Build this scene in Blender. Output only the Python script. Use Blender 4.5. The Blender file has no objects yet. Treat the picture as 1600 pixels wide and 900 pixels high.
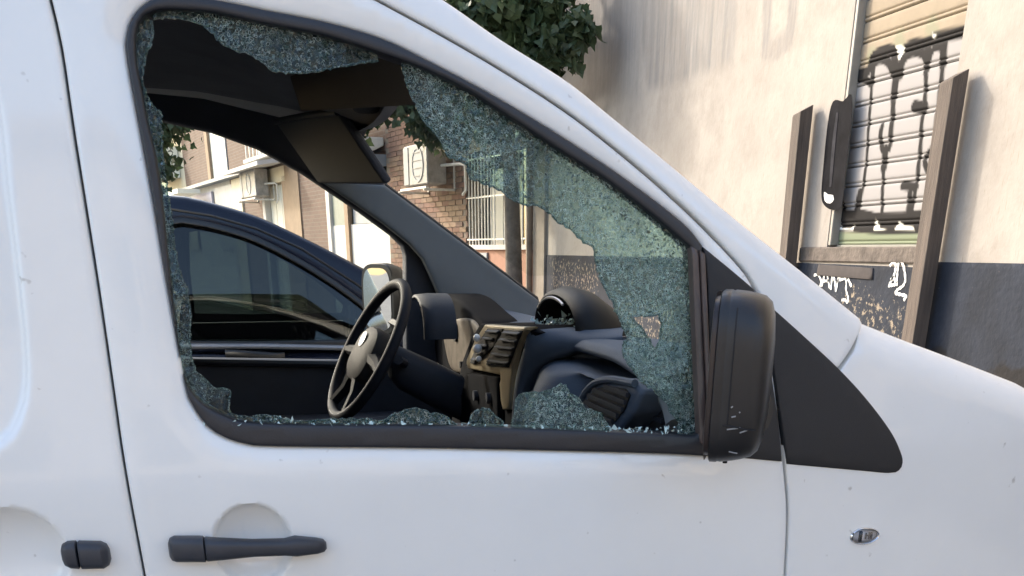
import bpy, math, random
import numpy as np
from mathutils import Vector, Matrix
from mathutils.geometry import delaunay_2d_cdt
rnd = random.Random(7); nr = np.random.default_rng(7)
R = math.radians
S_ = bpy.context.scene
COL = S_.collection

# ---------------------------------------------------------------- camera
TH, YAW, FPX, CX, CY = R(23.7), R(14.0), 1540.0, 800.0, 1066.0
CAM = np.array([-.339, -1.358, 1.5])
cam = bpy.data.objects.new('camera', bpy.data.cameras.new('camera'))
COL.objects.link(cam); S_.camera = cam
cam.location = CAM; cam.rotation_euler = (R(90) - TH, 0, -YAW)
cam.data.sensor_width = 36; cam.data.lens = 36 * FPX / 1600
cam.data.shift_y = (CY - 450) / 1600          # the photo is the upper part of a taller frame
cam.data.clip_start = .02; cam.data.clip_end = 2000

# ---------------------------------------------------------------- sky, sun, exposure
SUN_EL, SUN_AZ = R(27), math.atan2(-.58, .815)     # azimuth clockwise from +Y
w = bpy.data.worlds.new('World'); S_.world = w; w.use_nodes = True
wn = w.node_tree.nodes; bg = wn['Background']
sky = wn.new('ShaderNodeTexSky'); sky.sky_type = 'NISHITA'; sky.sun_disc = False
sky.sun_elevation = SUN_EL; sky.sun_rotation = SUN_AZ
sky.dust_density = 3.0; sky.ozone_density = .6
w.node_tree.links.new(sky.outputs[0], bg.inputs[0]); bg.inputs[1].default_value = .15
sd = Vector((math.sin(SUN_AZ) * math.cos(SUN_EL), math.cos(SUN_AZ) * math.cos(SUN_EL), math.sin(SUN_EL)))
sun = bpy.data.objects.new('sun', bpy.data.lights.new('sun', 'SUN')); COL.objects.link(sun)
sun.data.energy = 1.0; sun.data.angle = R(3); sun.data.color = (1, .92, .82)
sun.rotation_euler = sd.to_track_quat('Z', 'Y').to_euler(); sun.location = (-4, 8, 9)
S_.view_settings.view_transform = 'Standard'; S_.view_settings.look = 'None'
S_.view_settings.exposure = 2.0; S_.view_settings.gamma = 1
S_.cycles.max_bounces = 10; S_.cycles.transparent_max_bounces = 16

# ---------------------------------------------------------------- geometry helpers
_fw = np.array([math.sin(YAW) * math.cos(TH), math.cos(YAW) * math.cos(TH), -math.sin(TH)])
_rt = np.array([math.cos(YAW), -math.sin(YAW), 0]); _up = np.cross(_rt, _fw)
def ray(px, py): return (px - CX) / FPX * _rt - (py - CY) / FPX * _up + _fw
def onY(px, py, y): r = ray(px, py); return CAM + r * ((y - CAM[1]) / r[1])
def onX(px, py, x): r = ray(px, py); return CAM + r * ((x - CAM[0]) / r[0])

def cr(pts, step, closed=False):
    """Catmull-Rom through 2-D points, resampled about every `step`."""
    P = [np.array(p, float) for p in pts]; n = len(P); out = []
    for i in range(n if closed else n - 1):
        p1, p2 = P[i], P[(i + 1) % n]
        p0 = P[i - 1] if (closed or i > 0) else 2 * p1 - p2
        p3 = P[(i + 2) % n] if (closed or i + 2 < n) else 2 * p2 - p1
        k = max(1, int(np.linalg.norm(p2 - p1) / step + .5))
        for j in range(k):
            t = j / k
            out.append(.5 * (2 * p1 + (p2 - p0) * t + (2 * p0 - 5 * p1 + 4 * p2 - p3) * t * t + (3 * p1 - p0 - 3 * p2 + p3) * t ** 3))
    if not closed: out.append(P[-1])
    return np.array(out)
def densify(pts, step, fine=None):
    P = np.array(pts, float); out = []
    for i in range(len(P)):
        a, b = P[i], P[(i + 1) % len(P)]; st_ = step
        if fine and max(a[0], b[0]) > -.62 and min(a[0], b[0]) < .9 and max(a[1], b[1]) > 1.0: st_ = fine
        k = max(1, int(np.linalg.norm(b - a) / st_ + .5))
        for j in range(k): out.append(a + (b - a) * j / k)
    return np.array(out)
def inpoly(pts, poly):
    x, y = pts[:, 0], pts[:, 1]; c = np.zeros(len(pts), bool)
    A = poly; B = np.roll(poly, -1, 0)
    for (x1, y1), (x2, y2) in zip(A, B):
        if y1 == y2: continue
        m = (y1 > y) != (y2 > y)
        c ^= m & (x < (x2 - x1) * (y - y1) / (y2 - y1) + x1)
    return c
def dist(pts, line, closed=True):
    A = line if closed else line[:-1]; B = np.roll(line, -1, 0) if closed else line[1:]
    d2 = np.full(len(pts), 1e9)
    for a, b in zip(A, B):
        v = b - a; L = v @ v + 1e-12
        t = np.clip(((pts - a) @ v) / L, 0, 1)
        q = pts - a - t[:, None] * v
        d2 = np.minimum(d2, (q * q).sum(1))
    return np.sqrt(d2)
def area(p): q = np.roll(p, -1, 0); return .5 * np.sum(p[:, 0] * q[:, 1] - q[:, 0] * p[:, 1])
def inset(p, d):
    """offset a loop to its left (inside when counter-clockwise)"""
    t = np.roll(p, -1, 0) - np.roll(p, 1, 0); t /= np.linalg.norm(t, axis=1)[:, None] + 1e-9
    return p + np.stack([-t[:, 1], t[:, 0]], 1) * d

def link(name, me, mat, parent, local=False):
    o = bpy.data.objects.new(name, me); COL.objects.link(o)
    if mat: me.materials.append(mat)
    if parent is not None:
        o.parent = parent
        if not local:
            M = parent.matrix_basis.copy()
            if parent.parent is not None: M = parent.parent.matrix_basis @ parent.matrix_parent_inverse @ M
            o.matrix_parent_inverse = M.inverted()
    return o
def mesh_of(name, V, Fc, smooth=True, sharp=None):
    me = bpy.data.meshes.new(name)
    me.from_pydata([tuple(map(float, v)) for v in V], [], [tuple(map(int, f)) for f in Fc]); me.update()
    if smooth:
        me.shade_smooth()
        if sharp: me.set_sharp_from_angle(angle=R(sharp))
    return me
def tag(o, label=None, cat=None, group=None, kind=None):
    for k, v in (('label', label), ('category', cat), ('group', group), ('kind', kind)):
        if v: o[k] = v
    return o
def root(name, loc=(0, 0, 0), rz=0):
    o = bpy.data.objects.new(name, None); COL.objects.link(o)
    o.location = loc; o.rotation_euler = (0, 0, rz); o.empty_display_size = .1
    o.matrix_basis = Matrix.Translation(loc) @ Matrix.Rotation(rz, 4, 'Z')
    return o

class MB:
    """collects boxes, tubes, lofts; builds ONE mesh"""
    def __init__(s): s.V = []; s.F = []
    def add(s, V, F):
        n = len(s.V); s.V += [tuple(v) for v in V]; s.F += [tuple(i + n for i in f) for f in F]; return s
    def box(s, x0, x1, y0, y1, z0, z1, b=0):
        if b <= 0:
            return s.add([(x, y, z) for x in (x0, x1) for y in (y0, y1) for z in (z0, z1)],
                         [(0, 1, 3, 2), (4, 6, 7, 5), (0, 4, 5, 1), (2, 3, 7, 6), (0, 2, 6, 4), (1, 5, 7, 3)])
        # chamfered: rounded rectangle in xy, inset at both ends in z
        def loop(i, z):
            a, c, e, f = x0 + i, x1 - i, y0 + i, y1 - i
            return [(a + b, e, z), (c - b, e, z), (c, e + b, z), (c, f - b, z), (c - b, f, z), (a + b, f, z), (a, f - b, z), (a, e + b, z)]
        return s.loft([loop(b * .999, z0), loop(0, z0 + b), loop(0, z1 - b), loop(b * .999, z1)])
    def loft(s, loops, cap=True, closed=True):
        n = len(loops[0]); V = [v for l in loops for v in l]; F = []
        for i in range(len(loops) - 1):
            for j in range(n if closed else n - 1):
                a = i * n + j; b = i * n + (j + 1) % n
                F.append((a, b, b + n, a + n))
        if cap and closed: F.append(tuple(range(n - 1, -1, -1))); F.append(tuple((len(loops) - 1) * n + j for j in range(n)))
        return s.add(V, F)
    def tube(s, pts, r, n=8, cap=True, closed=False):
        P = [Vector(p) for p in pts]; loops = []; rs = r if isinstance(r, (list, tuple)) else [r] * len(P)
        ref = None
        for i, p in enumerate(P):
            if closed: t = P[(i + 1) % len(P)] - P[i - 1]
            else: t = P[min(i + 1, len(P) - 1)] - P[max(i - 1, 0)]
            t.normalize()
            if ref is None: ref = Vector((0, 0, 1)) if abs(t.z) < .9 else Vector((1, 0, 0))
            u = (ref - t * ref.dot(t)).normalized(); v = t.cross(u); ref = u
            loops.append([tuple(p + (u * math.cos(2 * math.pi * k / n) + v * math.sin(2 * math.pi * k / n)) * rs[i]) for k in range(n)])
        if closed:
            m = len(loops); V = [v for l in loops for v in l]
            F = [(i * n + j, i * n + (j + 1) % n, ((i + 1) % m) * n + (j + 1) % n, ((i + 1) % m) * n + j) for i in range(m) for j in range(n)]
            return s.add(V, F)
        return s.loft(loops, cap)
    def grid(s, rows):
        return s.loft(rows, cap=False, closed=False)
    def build(s, name, mat, parent=None, local=False, smooth=True, sharp=35, bevel=0):
        o = link(name, mesh_of(name, s.V, s.F, smooth, sharp), mat, parent, local)
        if bevel:
            m = o.modifiers.new('bevel', 'BEVEL'); m.width = bevel; m.segments = 2; m.limit_method = 'ANGLE'
        return o
def sup(cx, cy, a, b, e=2.6, n=28):
    """superellipse loop"""
    out = []
    for k in range(n):
        t = 2 * math.pi * k / n; c, s = math.cos(t), math.sin(t)
        out.append((cx + a * math.copysign(abs(c) ** (2 / e), c), cy + b * math.copysign(abs(s) ** (2 / e), s)))
    return out

def panel(name, outline, surf, mat, parent, holes=(), spacing=.012, er=.004, depth=.015, zone=None, plane='xz', back=False, local=False, attr=None, flip=False, fine=None):
    """A sheet cut to an outline and laid on the surface y = surf(x, z), its edge rolled in by `er` and turned in by `depth`.
    plane 'yz': the surface is x = surf(y, z)."""
    loops = []
    for k, lp in enumerate([outline] + list(holes)):
        lp = np.array(lp, float)
        if (area(lp) < 0) == (k == 0): lp = lp[::-1]
        loops.append(densify(lp, spacing, fine))
    P = [lp for lp in loops]; cons = []; n = 0
    for lp in loops:
        cons += [(n + i, n + (i + 1) % len(lp)) for i in range(len(lp))]; n += len(lp)
    allseg = lambda q: np.min([dist(q, lp) for lp in loops], axis=0)
    inside = lambda q: inpoly(q, loops[0]) & ~np.any([inpoly(q, h) for h in loops[1:]], axis=0) if len(loops) > 1 else inpoly(q, loops[0])
    if er > 0:
        for f in (.12, .4, 1.0):
            for lp in loops:
                q = inset(lp, f * er); q = q[inside(q)]
                if len(q): q = q[allseg(q) > f * er * .9]; P.append(q)
    lo, hi = loops[0].min(0), loops[0].max(0)
    def gridpts(sp, box=None):
        a, b = (lo, hi) if box is None else (np.array(box[0]), np.array(box[1]))
        gx = np.arange(a[0], b[0], sp); gz = np.arange(a[1], b[1], sp * .866)
        X, Z = np.meshgrid(gx, gz); X = X + (np.arange(len(gz)) % 2)[:, None] * sp / 2
        q = np.stack([X.ravel(), Z.ravel()], 1)
        q = q[inside(q)]
        return q[allseg(q) > er + sp * .45] if len(q) else q
    g = gridpts(spacing)
    for bx, sp in (zone or []):
        m = (g[:, 0] > bx[0][0]) & (g[:, 0] < bx[1][0]) & (g[:, 1] > bx[0][1]) & (g[:, 1] < bx[1][1])
        g = np.concatenate([g[~m], gridpts(sp, bx)])
    P.append(g)
    allp = np.concatenate(P)
    r = delaunay_2d_cdt([Vector(p) for p in allp], cons, [], 0, 1e-6)
    vv = np.array([(v[0], v[1]) for v in r[0]]); tri = np.array([f for f in r[2]])
    cen = vv[tri].mean(1); tri = tri[inside(cen)]
    d = allseg(vv)
    y = surf(vv[:, 0], vv[:, 1])
    if er > 0:
        q = np.clip(er - d, 0, er); y = y + er - np.sqrt(np.maximum(er * er - q * q, 0))
    V = np.stack([vv[:, 0], y, vv[:, 1]], 1) if plane == 'xz' else np.stack([y, vv[:, 0], vv[:, 1]], 1)
    A, B, Cc = vv[tri[:, 0]], vv[tri[:, 1]], vv[tri[:, 2]]
    cw = ((B - A)[:, 0] * (Cc - A)[:, 1] - (B - A)[:, 1] * (Cc - A)[:, 0]) < 0
    tri[cw] = tri[cw][:, ::-1]
    if plane == 'yz': tri = tri[:, ::-1]
    if flip: tri = tri[:, ::-1]
    F = [tuple(t) for t in tri]; V = [tuple(v) for v in V]
    if depth:
        cnt = {}
        for t in F:
            for a, b in ((t[0], t[1]), (t[1], t[2]), (t[2], t[0])): cnt[(a, b)] = 1
        bd = [(a, b) for (a, b) in cnt if (b, a) not in cnt]
        mp = {}
        for a, b in bd:
            for q in (a, b):
                if q not in mp:
                    mp[q] = len(V); v = V[q]
                    V.append((v[0], v[1] + depth, v[2]) if plane == 'xz' else (v[0] + depth, v[1], v[2]))
            F.append((b, a, mp[a], mp[b]))
        if back:
            m2 = {}
            for t in list(tri):
                f = []
                for q in t[::-1]:
                    q = int(q)
                    if q in mp: f.append(mp[q]); continue
                    if q not in m2:
                        m2[q] = len(V); v = V[q]
                        V.append((v[0], v[1] + depth, v[2]) if plane == 'xz' else (v[0] + depth, v[1], v[2]))
                    f.append(m2[q])
                F.append(tuple(f))
    me = mesh_of(name, V, F, True, 50)
    if attr:
        for an, fn in attr.items():
            at = me.attributes.new(an, 'FLOAT', 'POINT')
            Va = np.array(V); val = fn(Va[:, 0 if plane == 'xz' else 1], Va[:, 2])
            at.data.foreach_set('value', val.astype(np.float32))
    return link(name, me, mat, parent, local)

# ---------------------------------------------------------------- materials
def mat(name, col, rough=.5, metal=0, spec=.5, var=.12, vscale=6, bump=0, bscale=60, coat=0, alpha=1, speck=0):
    m = bpy.data.materials.new(name); m.use_nodes = True
    nt = m.node_tree; N = nt.nodes; L = nt.links; b = N['Principled BSDF']
    b.inputs['Base Color'].default_value = (*col, 1); b.inputs['Roughness'].default_value = rough
    b.inputs['Metallic'].default_value = metal; b.inputs['Specular IOR Level'].default_value = spec
    b.inputs['Coat Weight'].default_value = coat; b.inputs['Coat Roughness'].default_value = .05
    tc = N.new('ShaderNodeTexCoord')
    if var:
        n = N.new('ShaderNodeTexNoise'); n.inputs['Scale'].default_value = vscale; n.inputs['Detail'].default_value = 6
        n.inputs['Roughness'].default_value = .65
        L.new(tc.outputs['Object'], n.inputs['Vector'])
        mx = N.new('ShaderNodeMix'); mx.data_type = 'RGBA'
        mr = N.new('ShaderNodeMapRange'); mr.inputs[1].default_value = .3; mr.inputs[2].default_value = .7
        L.new(n.outputs[0], mr.inputs[0]); L.new(mr.outputs[0], mx.inputs[0])
        mx.inputs[6].default_value = (*[c * (1 - var) for c in col], 1); mx.inputs[7].default_value = (*[min(1, c * (1 + var)) for c in col], 1)
        out = mx.outputs[2]
        if speck:
            n2 = N.new('ShaderNodeTexNoise'); n2.inputs['Scale'].default_value = 55; n2.inputs['Detail'].default_value = 2
            L.new(tc.outputs['Object'], n2.inputs['Vector'])
            m2 = N.new('ShaderNodeMapRange'); m2.inputs[1].default_value = .725; m2.inputs[2].default_value = .80; m2.inputs[4].default_value = speck
            L.new(n2.outputs[0], m2.inputs[0])
            mx2 = N.new('ShaderNodeMix'); mx2.data_type = 'RGBA'; mx2.inputs[7].default_value = (.25, .22, .18, 1)
            L.new(m2.outputs[0], mx2.inputs[0]); L.new(out, mx2.inputs[6]); out = mx2.outputs[2]
        L.new(out, b.inputs['Base Color'])
        r = N.new('ShaderNodeMapRange'); r.inputs[3].default_value = max(0, rough - .06); r.inputs[4].default_value = min(1, rough + .08)
        L.new(n.outputs[0], r.inputs[0]); L.new(r.outputs[0], b.inputs['Roughness'])
    if bump:
        n = N.new('ShaderNodeTexNoise'); n.inputs['Scale'].default_value = bscale; n.inputs['Detail'].default_value = 4
        L.new(tc.outputs['Object'], n.inputs['Vector'])
        bp = N.new('ShaderNodeBump'); bp.inputs['Strength'].default_value = bump; bp.inputs['Distance'].default_value = .01
        L.new(n.outputs[0], bp.inputs['Height']); L.new(bp.outputs[0], b.inputs['Normal'])
    return m
def thin_glass(name, tint, rough=.0, refl=1.0):
    m = bpy.data.materials.new(name); m.use_nodes = True; nt = m.node_tree; N = nt.nodes; L = nt.links; N.clear()
    o = N.new('ShaderNodeOutputMaterial'); t = N.new('ShaderNodeBsdfTransparent'); g = N.new('ShaderNodeBsdfGlossy')
    t.inputs[0].default_value = (*tint, 1); g.inputs['Roughness'].default_value = rough
    f = N.new('ShaderNodeFresnel'); f.inputs[0].default_value = 1.5
    mu = N.new('ShaderNodeMath'); mu.operation = 'MULTIPLY'; mu.inputs[1].default_value = refl; mu.use_clamp = True
    mx = N.new('ShaderNodeMixShader'); L.new(f.outputs[0], mu.inputs[0]); L.new(mu.outputs[0], mx.inputs[0])
    L.new(t.outputs[0], mx.inputs[1]); L.new(g.outputs[0], mx.inputs[2]); L.new(mx.outputs[0], o.inputs[0])
    return m
def crazed(name, scale=150, clear=.62, tint=(.42, .66, .64), crack=(.62, .80, .78), seed=0, big=.5):
    """tempered glass shattered into small cells: pale crack lines, cells of varied clearness and tilt"""
    m = bpy.data.materials.new(name); m.use_nodes = True; nt = m.node_tree; N = nt.nodes; L = nt.links; N.clear()
    o = N.new('ShaderNodeOutputMaterial'); tc = N.new('ShaderNodeTexCoord')
    mp = N.new('ShaderNodeMapping'); mp.inputs[1].default_value = (seed * 1.7, 0, seed); L.new(tc.outputs['Object'], mp.inputs[0])
    wob = N.new('ShaderNodeTexNoise'); wob.inputs['Scale'].default_value = 40; L.new(mp.outputs[0], wob.inputs['Vector'])
    ad = N.new('ShaderNodeMix'); ad.data_type = 'VECTOR'; ad.inputs[0].default_value = .012
    L.new(mp.outputs[0], ad.inputs[4]); L.new(wob.outputs['Color'], ad.inputs[5])
    ve = N.new('ShaderNodeTexVoronoi'); ve.feature = 'DISTANCE_TO_EDGE'; ve.inputs['Scale'].default_value = scale
    vc = N.new('ShaderNodeTexVoronoi'); vc.inputs['Scale'].default_value = scale
    for v in (ve, vc): L.new(ad.outputs[1], v.inputs['Vector'])
    rgb = N.new('ShaderNodeSeparateColor'); L.new(vc.outputs['Color'], rgb.inputs[0])
    # crack lines
    cm = N.new('ShaderNodeMapRange'); cm.inputs[1].default_value = .03; cm.inputs[2].default_value = .17; cm.inputs[3].default_value = 1; cm.inputs[4].default_value = 0
    L.new(ve.outputs['Distance'], cm.inputs[0])
    pn = N.new('ShaderNodeTexNoise'); pn.inputs['Scale'].default_value = 9; pn.inputs['Detail'].default_value = 5; L.new(mp.outputs[0], pn.inputs['Vector'])
    pm = N.new('ShaderNodeMapRange'); pm.inputs[1].default_value = .35; pm.inputs[2].default_value = .65; pm.inputs[3].default_value = 1 - big; pm.inputs[4].default_value = 1
    L.new(pn.outputs[0], pm.inputs[0])
    rn = N.new('ShaderNodeMapRange'); rn.inputs[1].default_value = .4; rn.inputs[3].default_value = .05; rn.inputs[4].default_value = 1; L.new(rgb.outputs[1], rn.inputs[0])
    c2 = N.new('ShaderNodeMath'); c2.operation = 'MULTIPLY'; L.new(cm.outputs[0], c2.inputs[0]); L.new(pm.outputs[0], c2.inputs[1])
    c3 = N.new('ShaderNodeMath'); c3.operation = 'MULTIPLY'; L.new(c2.outputs[0], c3.inputs[0]); L.new(rn.outputs[0], c3.inputs[1])
    # cell normal
    ge = N.new('ShaderNodeNewGeometry')
    sub = N.new('ShaderNodeVectorMath'); sub.operation = 'SUBTRACT'; sub.inputs[1].default_value = (.5, .5, .5); L.new(vc.outputs['Color'], sub.inputs[0])
    scl = N.new('ShaderNodeVectorMath'); scl.operation = 'SCALE'; scl.inputs[3].default_value = 1.1; L.new(sub.outputs[0], scl.inputs[0])
    ad2 = N.new('ShaderNodeVectorMath'); L.new(ge.outputs['Normal'], ad2.inputs[0]); L.new(scl.outputs[0], ad2.inputs[1])
    nz = N.new('ShaderNodeVectorMath'); nz.operation = 'NORMALIZE'; L.new(ad2.outputs[0], nz.inputs[0])
    tr = N.new('ShaderNodeBsdfTransparent'); tr.inputs[0].default_value = (*tint, 1)
    df = N.new('ShaderNodeBsdfDiffuse'); df.inputs[0].default_value = (.035, .085, .088, 1); L.new(nz.outputs[0], df.inputs['Normal'])
    tl = N.new('ShaderNodeBsdfTranslucent'); tl.inputs[0].default_value = (.10, .21, .20, 1)
    a1 = N.new('ShaderNodeMixShader'); a1.inputs[0].default_value = .5; L.new(df.outputs[0], a1.inputs[1]); L.new(tl.outputs[0], a1.inputs[2])
    k = N.new('ShaderNodeMapRange'); k.inputs[3].default_value = 1 - clear - .18; k.inputs[4].default_value = 1 - clear + .18; L.new(rgb.outputs[0], k.inputs[0])
    k2 = N.new('ShaderNodeMath'); k2.operation = 'MULTIPLY'; L.new(k.outputs[0], k2.inputs[0]); L.new(pm.outputs[0], k2.inputs[1])
    cell = N.new('ShaderNodeMixShader'); L.new(k2.outputs[0], cell.inputs[0]); L.new(tr.outputs[0], cell.inputs[1]); L.new(a1.outputs[0], cell.inputs[2])
    gl = N.new('ShaderNodeBsdfGlossy'); gl.inputs['Roughness'].default_value = .12; L.new(nz.outputs[0], gl.inputs['Normal'])
    fr = N.new('ShaderNodeFresnel'); fr.inputs[0].default_value = 1.5; L.new(nz.outputs[0], fr.inputs['Normal'])
    fm = N.new('ShaderNodeMath'); fm.operation = 'MULTIPLY'; fm.inputs[1].default_value = .8; L.new(fr.outputs[0], fm.inputs[0])
    c4 = N.new('ShaderNodeMixShader'); L.new(fm.outputs[0], c4.inputs[0]); L.new(cell.outputs[0], c4.inputs[1]); L.new(gl.outputs[0], c4.inputs[2])
    cd = N.new('ShaderNodeBsdfDiffuse'); cd.inputs[0].default_value = (*crack, 1)
    ct = N.new('ShaderNodeBsdfTranslucent'); ct.inputs[0].default_value = (*crack, 1)
    cx = N.new('ShaderNodeMixShader'); cx.inputs[0].default_value = .45; L.new(cd.outputs[0], cx.inputs[1]); L.new(ct.outputs[0], cx.inputs[2])
    fi = N.new('ShaderNodeMixShader'); L.new(c3.outputs[0], fi.inputs[0]); L.new(c4.outputs[0], fi.inputs[1]); L.new(cx.outputs[0], fi.inputs[2])
    L.new(fi.outputs[0], o.inputs[0])
    return m
M = dict(
    paint=mat('white_paint', (.82, .822, .80), .30, var=.025, vscale=3.5, coat=.8, speck=.5),
    gap=mat('gap_black', (.012, .012, .014), .8),
    rubber=mat('black_rubber', (.016, .017, .022), .42, var=.2, vscale=14, bump=.06, bscale=400),
    plastic=mat('black_plastic', (.011, .0115, .014), .55, var=.15, vscale=20, bump=.12, bscale=900),
    housing=mat('mirror_black', (.013, .0125, .0135), .36, var=.3, vscale=9, bump=.08, bscale=700),
    channel=mat('window_channel', (.075, .055, .05), .35, var=.3, vscale=12),
    handle=mat('handle_grey', (.030, .033, .042), .42, var=.15, vscale=30, bump=.08, bscale=900),
    liner=mat('headliner', (.26, .265, .29), .95, var=.15, vscale=5, bump=.1, bscale=500),
    trimdark=mat('trim_dark', (.033, .038, .052), .6, var=.2, vscale=8, bump=.1, bscale=600),
    trimgrey=mat('trim_grey', (.12, .135, .145), .6, var=.08, vscale=6, bump=.12, bscale=700),
    dash=mat('dash_grey', (.066, .088, .125), .65, spec=.2, var=.12, vscale=7, bump=.15, bscale=600),
    dashdark=mat('dash_dark', (.022, .026, .036), .6, spec=.25, var=.15, vscale=7, bump=.12, bscale=600),
    bronze=mat('bronze_trim', (.36, .30, .20), .38, .2, var=.15, vscale=10),
    silver=mat('silver', (.24, .25, .28), .4, .6, var=.1, vscale=20),
    leather=mat('wheel_leather', (.014, .016, .023), .6, spec=.12, var=.2, vscale=20, bump=.15, bscale=500),
    pad=mat('wheel_pad', (.035, .034, .036), .6, spec=.1, var=.15, vscale=15, bump=.1, bscale=500),
    chrome=mat('chrome', (.75, .75, .76), .12, 1, var=.1, vscale=30),
    mirror=mat('mirror_glass', (.85, .86, .86), .02, 1, var=0),
    lens=thin_glass('lens_glass', (.9, .9, .92), .02, 1.4),
    wind=thin_glass('windscreen_glass', (.88, .91, .89), 0, .25),
    tint=thin_glass('car_glass', (.13, .165, .165), 0, 1.3),
    carpaint=mat('dark_blue_paint', (.006, .009, .022), .25, var=.12, vscale=4, spec=.25, coat=.2),
    carpaint2=mat('car_black_trim', (.01, .01, .012), .3, var=.2),
    seat=mat('seat_cloth', (.035, .037, .045), .9, var=.2, vscale=30, bump=.3, bscale=300),
    tyre=mat('tyre', (.02, .02, .02), .8, var=.2), rim=mat('wheel_rim', (.4, .4, .42), .35, .8, var=.1),
    console=mat('console_black', (.006, .0065, .009), .9, spec=.06, var=.2),
    white=mat('white_plastic', (.75, .74, .72), .4, var=.1, vscale=30),
    shard=crazed('crazed_glass', 330, .86, (.62, .76, .735), (.68, .83, .80), seed=1, big=.75),
    shard2=crazed('crazed_glass_clear', 340, .92, (.75, .84, .83), seed=5, big=1),
    shard3=crazed('crazed_glass_pale', 300, .30, (.6, .7, .66), (.70, .72, .66), seed=9),  # pale beige copy of the glass, sunlight on it put into the colour
)

# ================================================================ THE WHITE VAN (world axes: X forward, Y to its far side)
van = root('van', (-.6, .95, 0))
tag(van, 'white panel van with its front side window smashed, standing closest to the viewer', 'van')
ZC = 1.222
def S(x, z):
    x = np.asarray(x, float); z = np.asarray(z, float)
    t = z - ZC
    up = .105 * .012 * np.log1p(np.exp(np.clip(t / .012, -60, 60)))     # tumblehome above the waist crease
    lo = .07 * np.maximum(0, -t) ** 2
    roof = 1.1 * np.maximum(0, z - 1.78) ** 2 * 3
    plan = .07 * np.maximum(0, x - .25) ** 2 + .05 * np.maximum(0, x - .7) ** 2
    return up + lo + roof + plan
def px2s(p, off=0.):
    """photo point -> (x, z) on the van's near flank (offset inwards by off)"""
    y = 0.
    for _ in range(6):
        q = onY(p[0], p[1], y + off); y = float(S(q[0], q[2]))
    return np.array([q[0], q[2]])
def PX(pts, off=0.): return np.array([px2s(p, off) for p in pts])
OFFR = np.array([van.location.x, van.location.y, 0])

# --- traced lines
seam_r = cr(PX([(78, 0), (95, 75), (115, 210), (150, 430), (175, 600), (192, 718), (225, 900)]), .02)
seam_r = np.concatenate([[(seam_r[0, 0] - .012, 1.86)], seam_r, [(seam_r[-1, 0] + .004, .42)]])
seam_f = cr(PX([(590, 0), (700, 60), (800, 119), (900, 185), (1000, 264), (1080, 335), (1135, 392), (1168, 430), (1182, 456), (1194, 480), (1210, 580), (1226, 720), (1232, 800), (1228, 900)]), .015)
d0 = seam_f[0] - seam_f[3]; d0 /= np.linalg.norm(d0)
seam_f = np.concatenate([[seam_f[0] + d0 * np.array([.2, .13]), ], seam_f, [(seam_f[-1, 0] - .02, .75), (seam_f[-1, 0] - .03, .42)]])
outer = cr(PX([(196, 69), (201, 39), (213, 18), (234, 0), (270, -12), (342, 0), (420, 16), (510, 34), (600, 61), (682, 101), (770, 148), (875, 211), (980, 281), (1067, 348), (1098, 384)]), .01)
outer_b = cr(PX([(1112, 713), (1000, 708), (700, 701), (437, 698), (385, 694), (350, 683), (324, 666), (302, 635), (289, 600), (260, 440), (240, 320), (220, 210), (207, 140), (200, 100), (196, 69)]), .01)
outer = np.concatenate([outer, outer_b[:-1]])
inner = np.concatenate([cr(PX([(212, 60), (216, 40), (226, 26), (240, 19), (262, 16), (330, 20), (390, 33), (450, 45), (510, 57), (594, 84), (665, 110), (735, 145), (805, 190), (875, 236), (945, 281), (1015, 334), (1076, 386)], .006), .01),
                        cr(PX([(1079, 398), (1084, 500), (1090, 676)], .006), .01),
                        cr(PX([(1080, 680), (1000, 676), (710, 665), (500, 663), (390, 659), (347, 647), (317, 630), (297, 607), (285, 580), (277, 520), (265, 420), (256, 330), (245, 250), (231, 190), (222, 140), (214, 100), (212, 60)], .006), .01)[:-1]])
tri_f = np.concatenate([PX([(1192, 468)]), cr(PX([(1192, 468), (1250, 520), (1310, 576), (1354, 624), (1390, 672), (1406, 704), (1410, 722), (1404, 735), (1388, 739), (1340, 735), (1228, 724.5)]), .008)[1:]])
seam_tri = seam_f[(seam_f[:, 1] < px2s((1192, 468))[1]) & (seam_f[:, 1] > px2s((1226, 722))[1])][::-1]

dish = px2s((396, 852)); dish2 = px2s((22, 872))
stamp = cr(PX([(-30, 60), (0, 172), (14, 300), (30, 430), (42, 560), (38, 630), (18, 680), (-10, 702), (-60, 716), (-400, 735)]), .02)
stamp_poly = np.concatenate([stamp, [(-2.2, 1.2), (-2.2, 1.95), (stamp[0, 0] - .02, 1.95)]])
def sstep(t): t = np.clip(t, 0, 1); return t * t * (3 - 2 * t)
def S_door(x, z):
    p = np.stack([x, z], 1)
    r = np.hypot((x - dish[0]) / .0535, (z - dish[1]) / .058)
    y = S(x, z) + .030 * np.sqrt(np.clip(1 - r * r, 0, 1)) * sstep((1.05 - r) / .16)
    d = dist(p, outer)
    return y + .0045 * (1 - sstep(d / .032))
def S_side(x, z):
    p = np.stack([x, z], 1)
    r = np.hypot((x - dish2[0]) / .068, (z - dish2[1]) / .066)
    y = S(x, z) + .030 * np.sqrt(np.clip(1 - r * r, 0, 1)) * sstep((1.05 - r) / .16)
    d = dist(p, stamp, False) * np.where(inpoly(p, stamp_poly), 1, -1)
    return y + .015 * sstep((d + .004) / .012)

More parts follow.
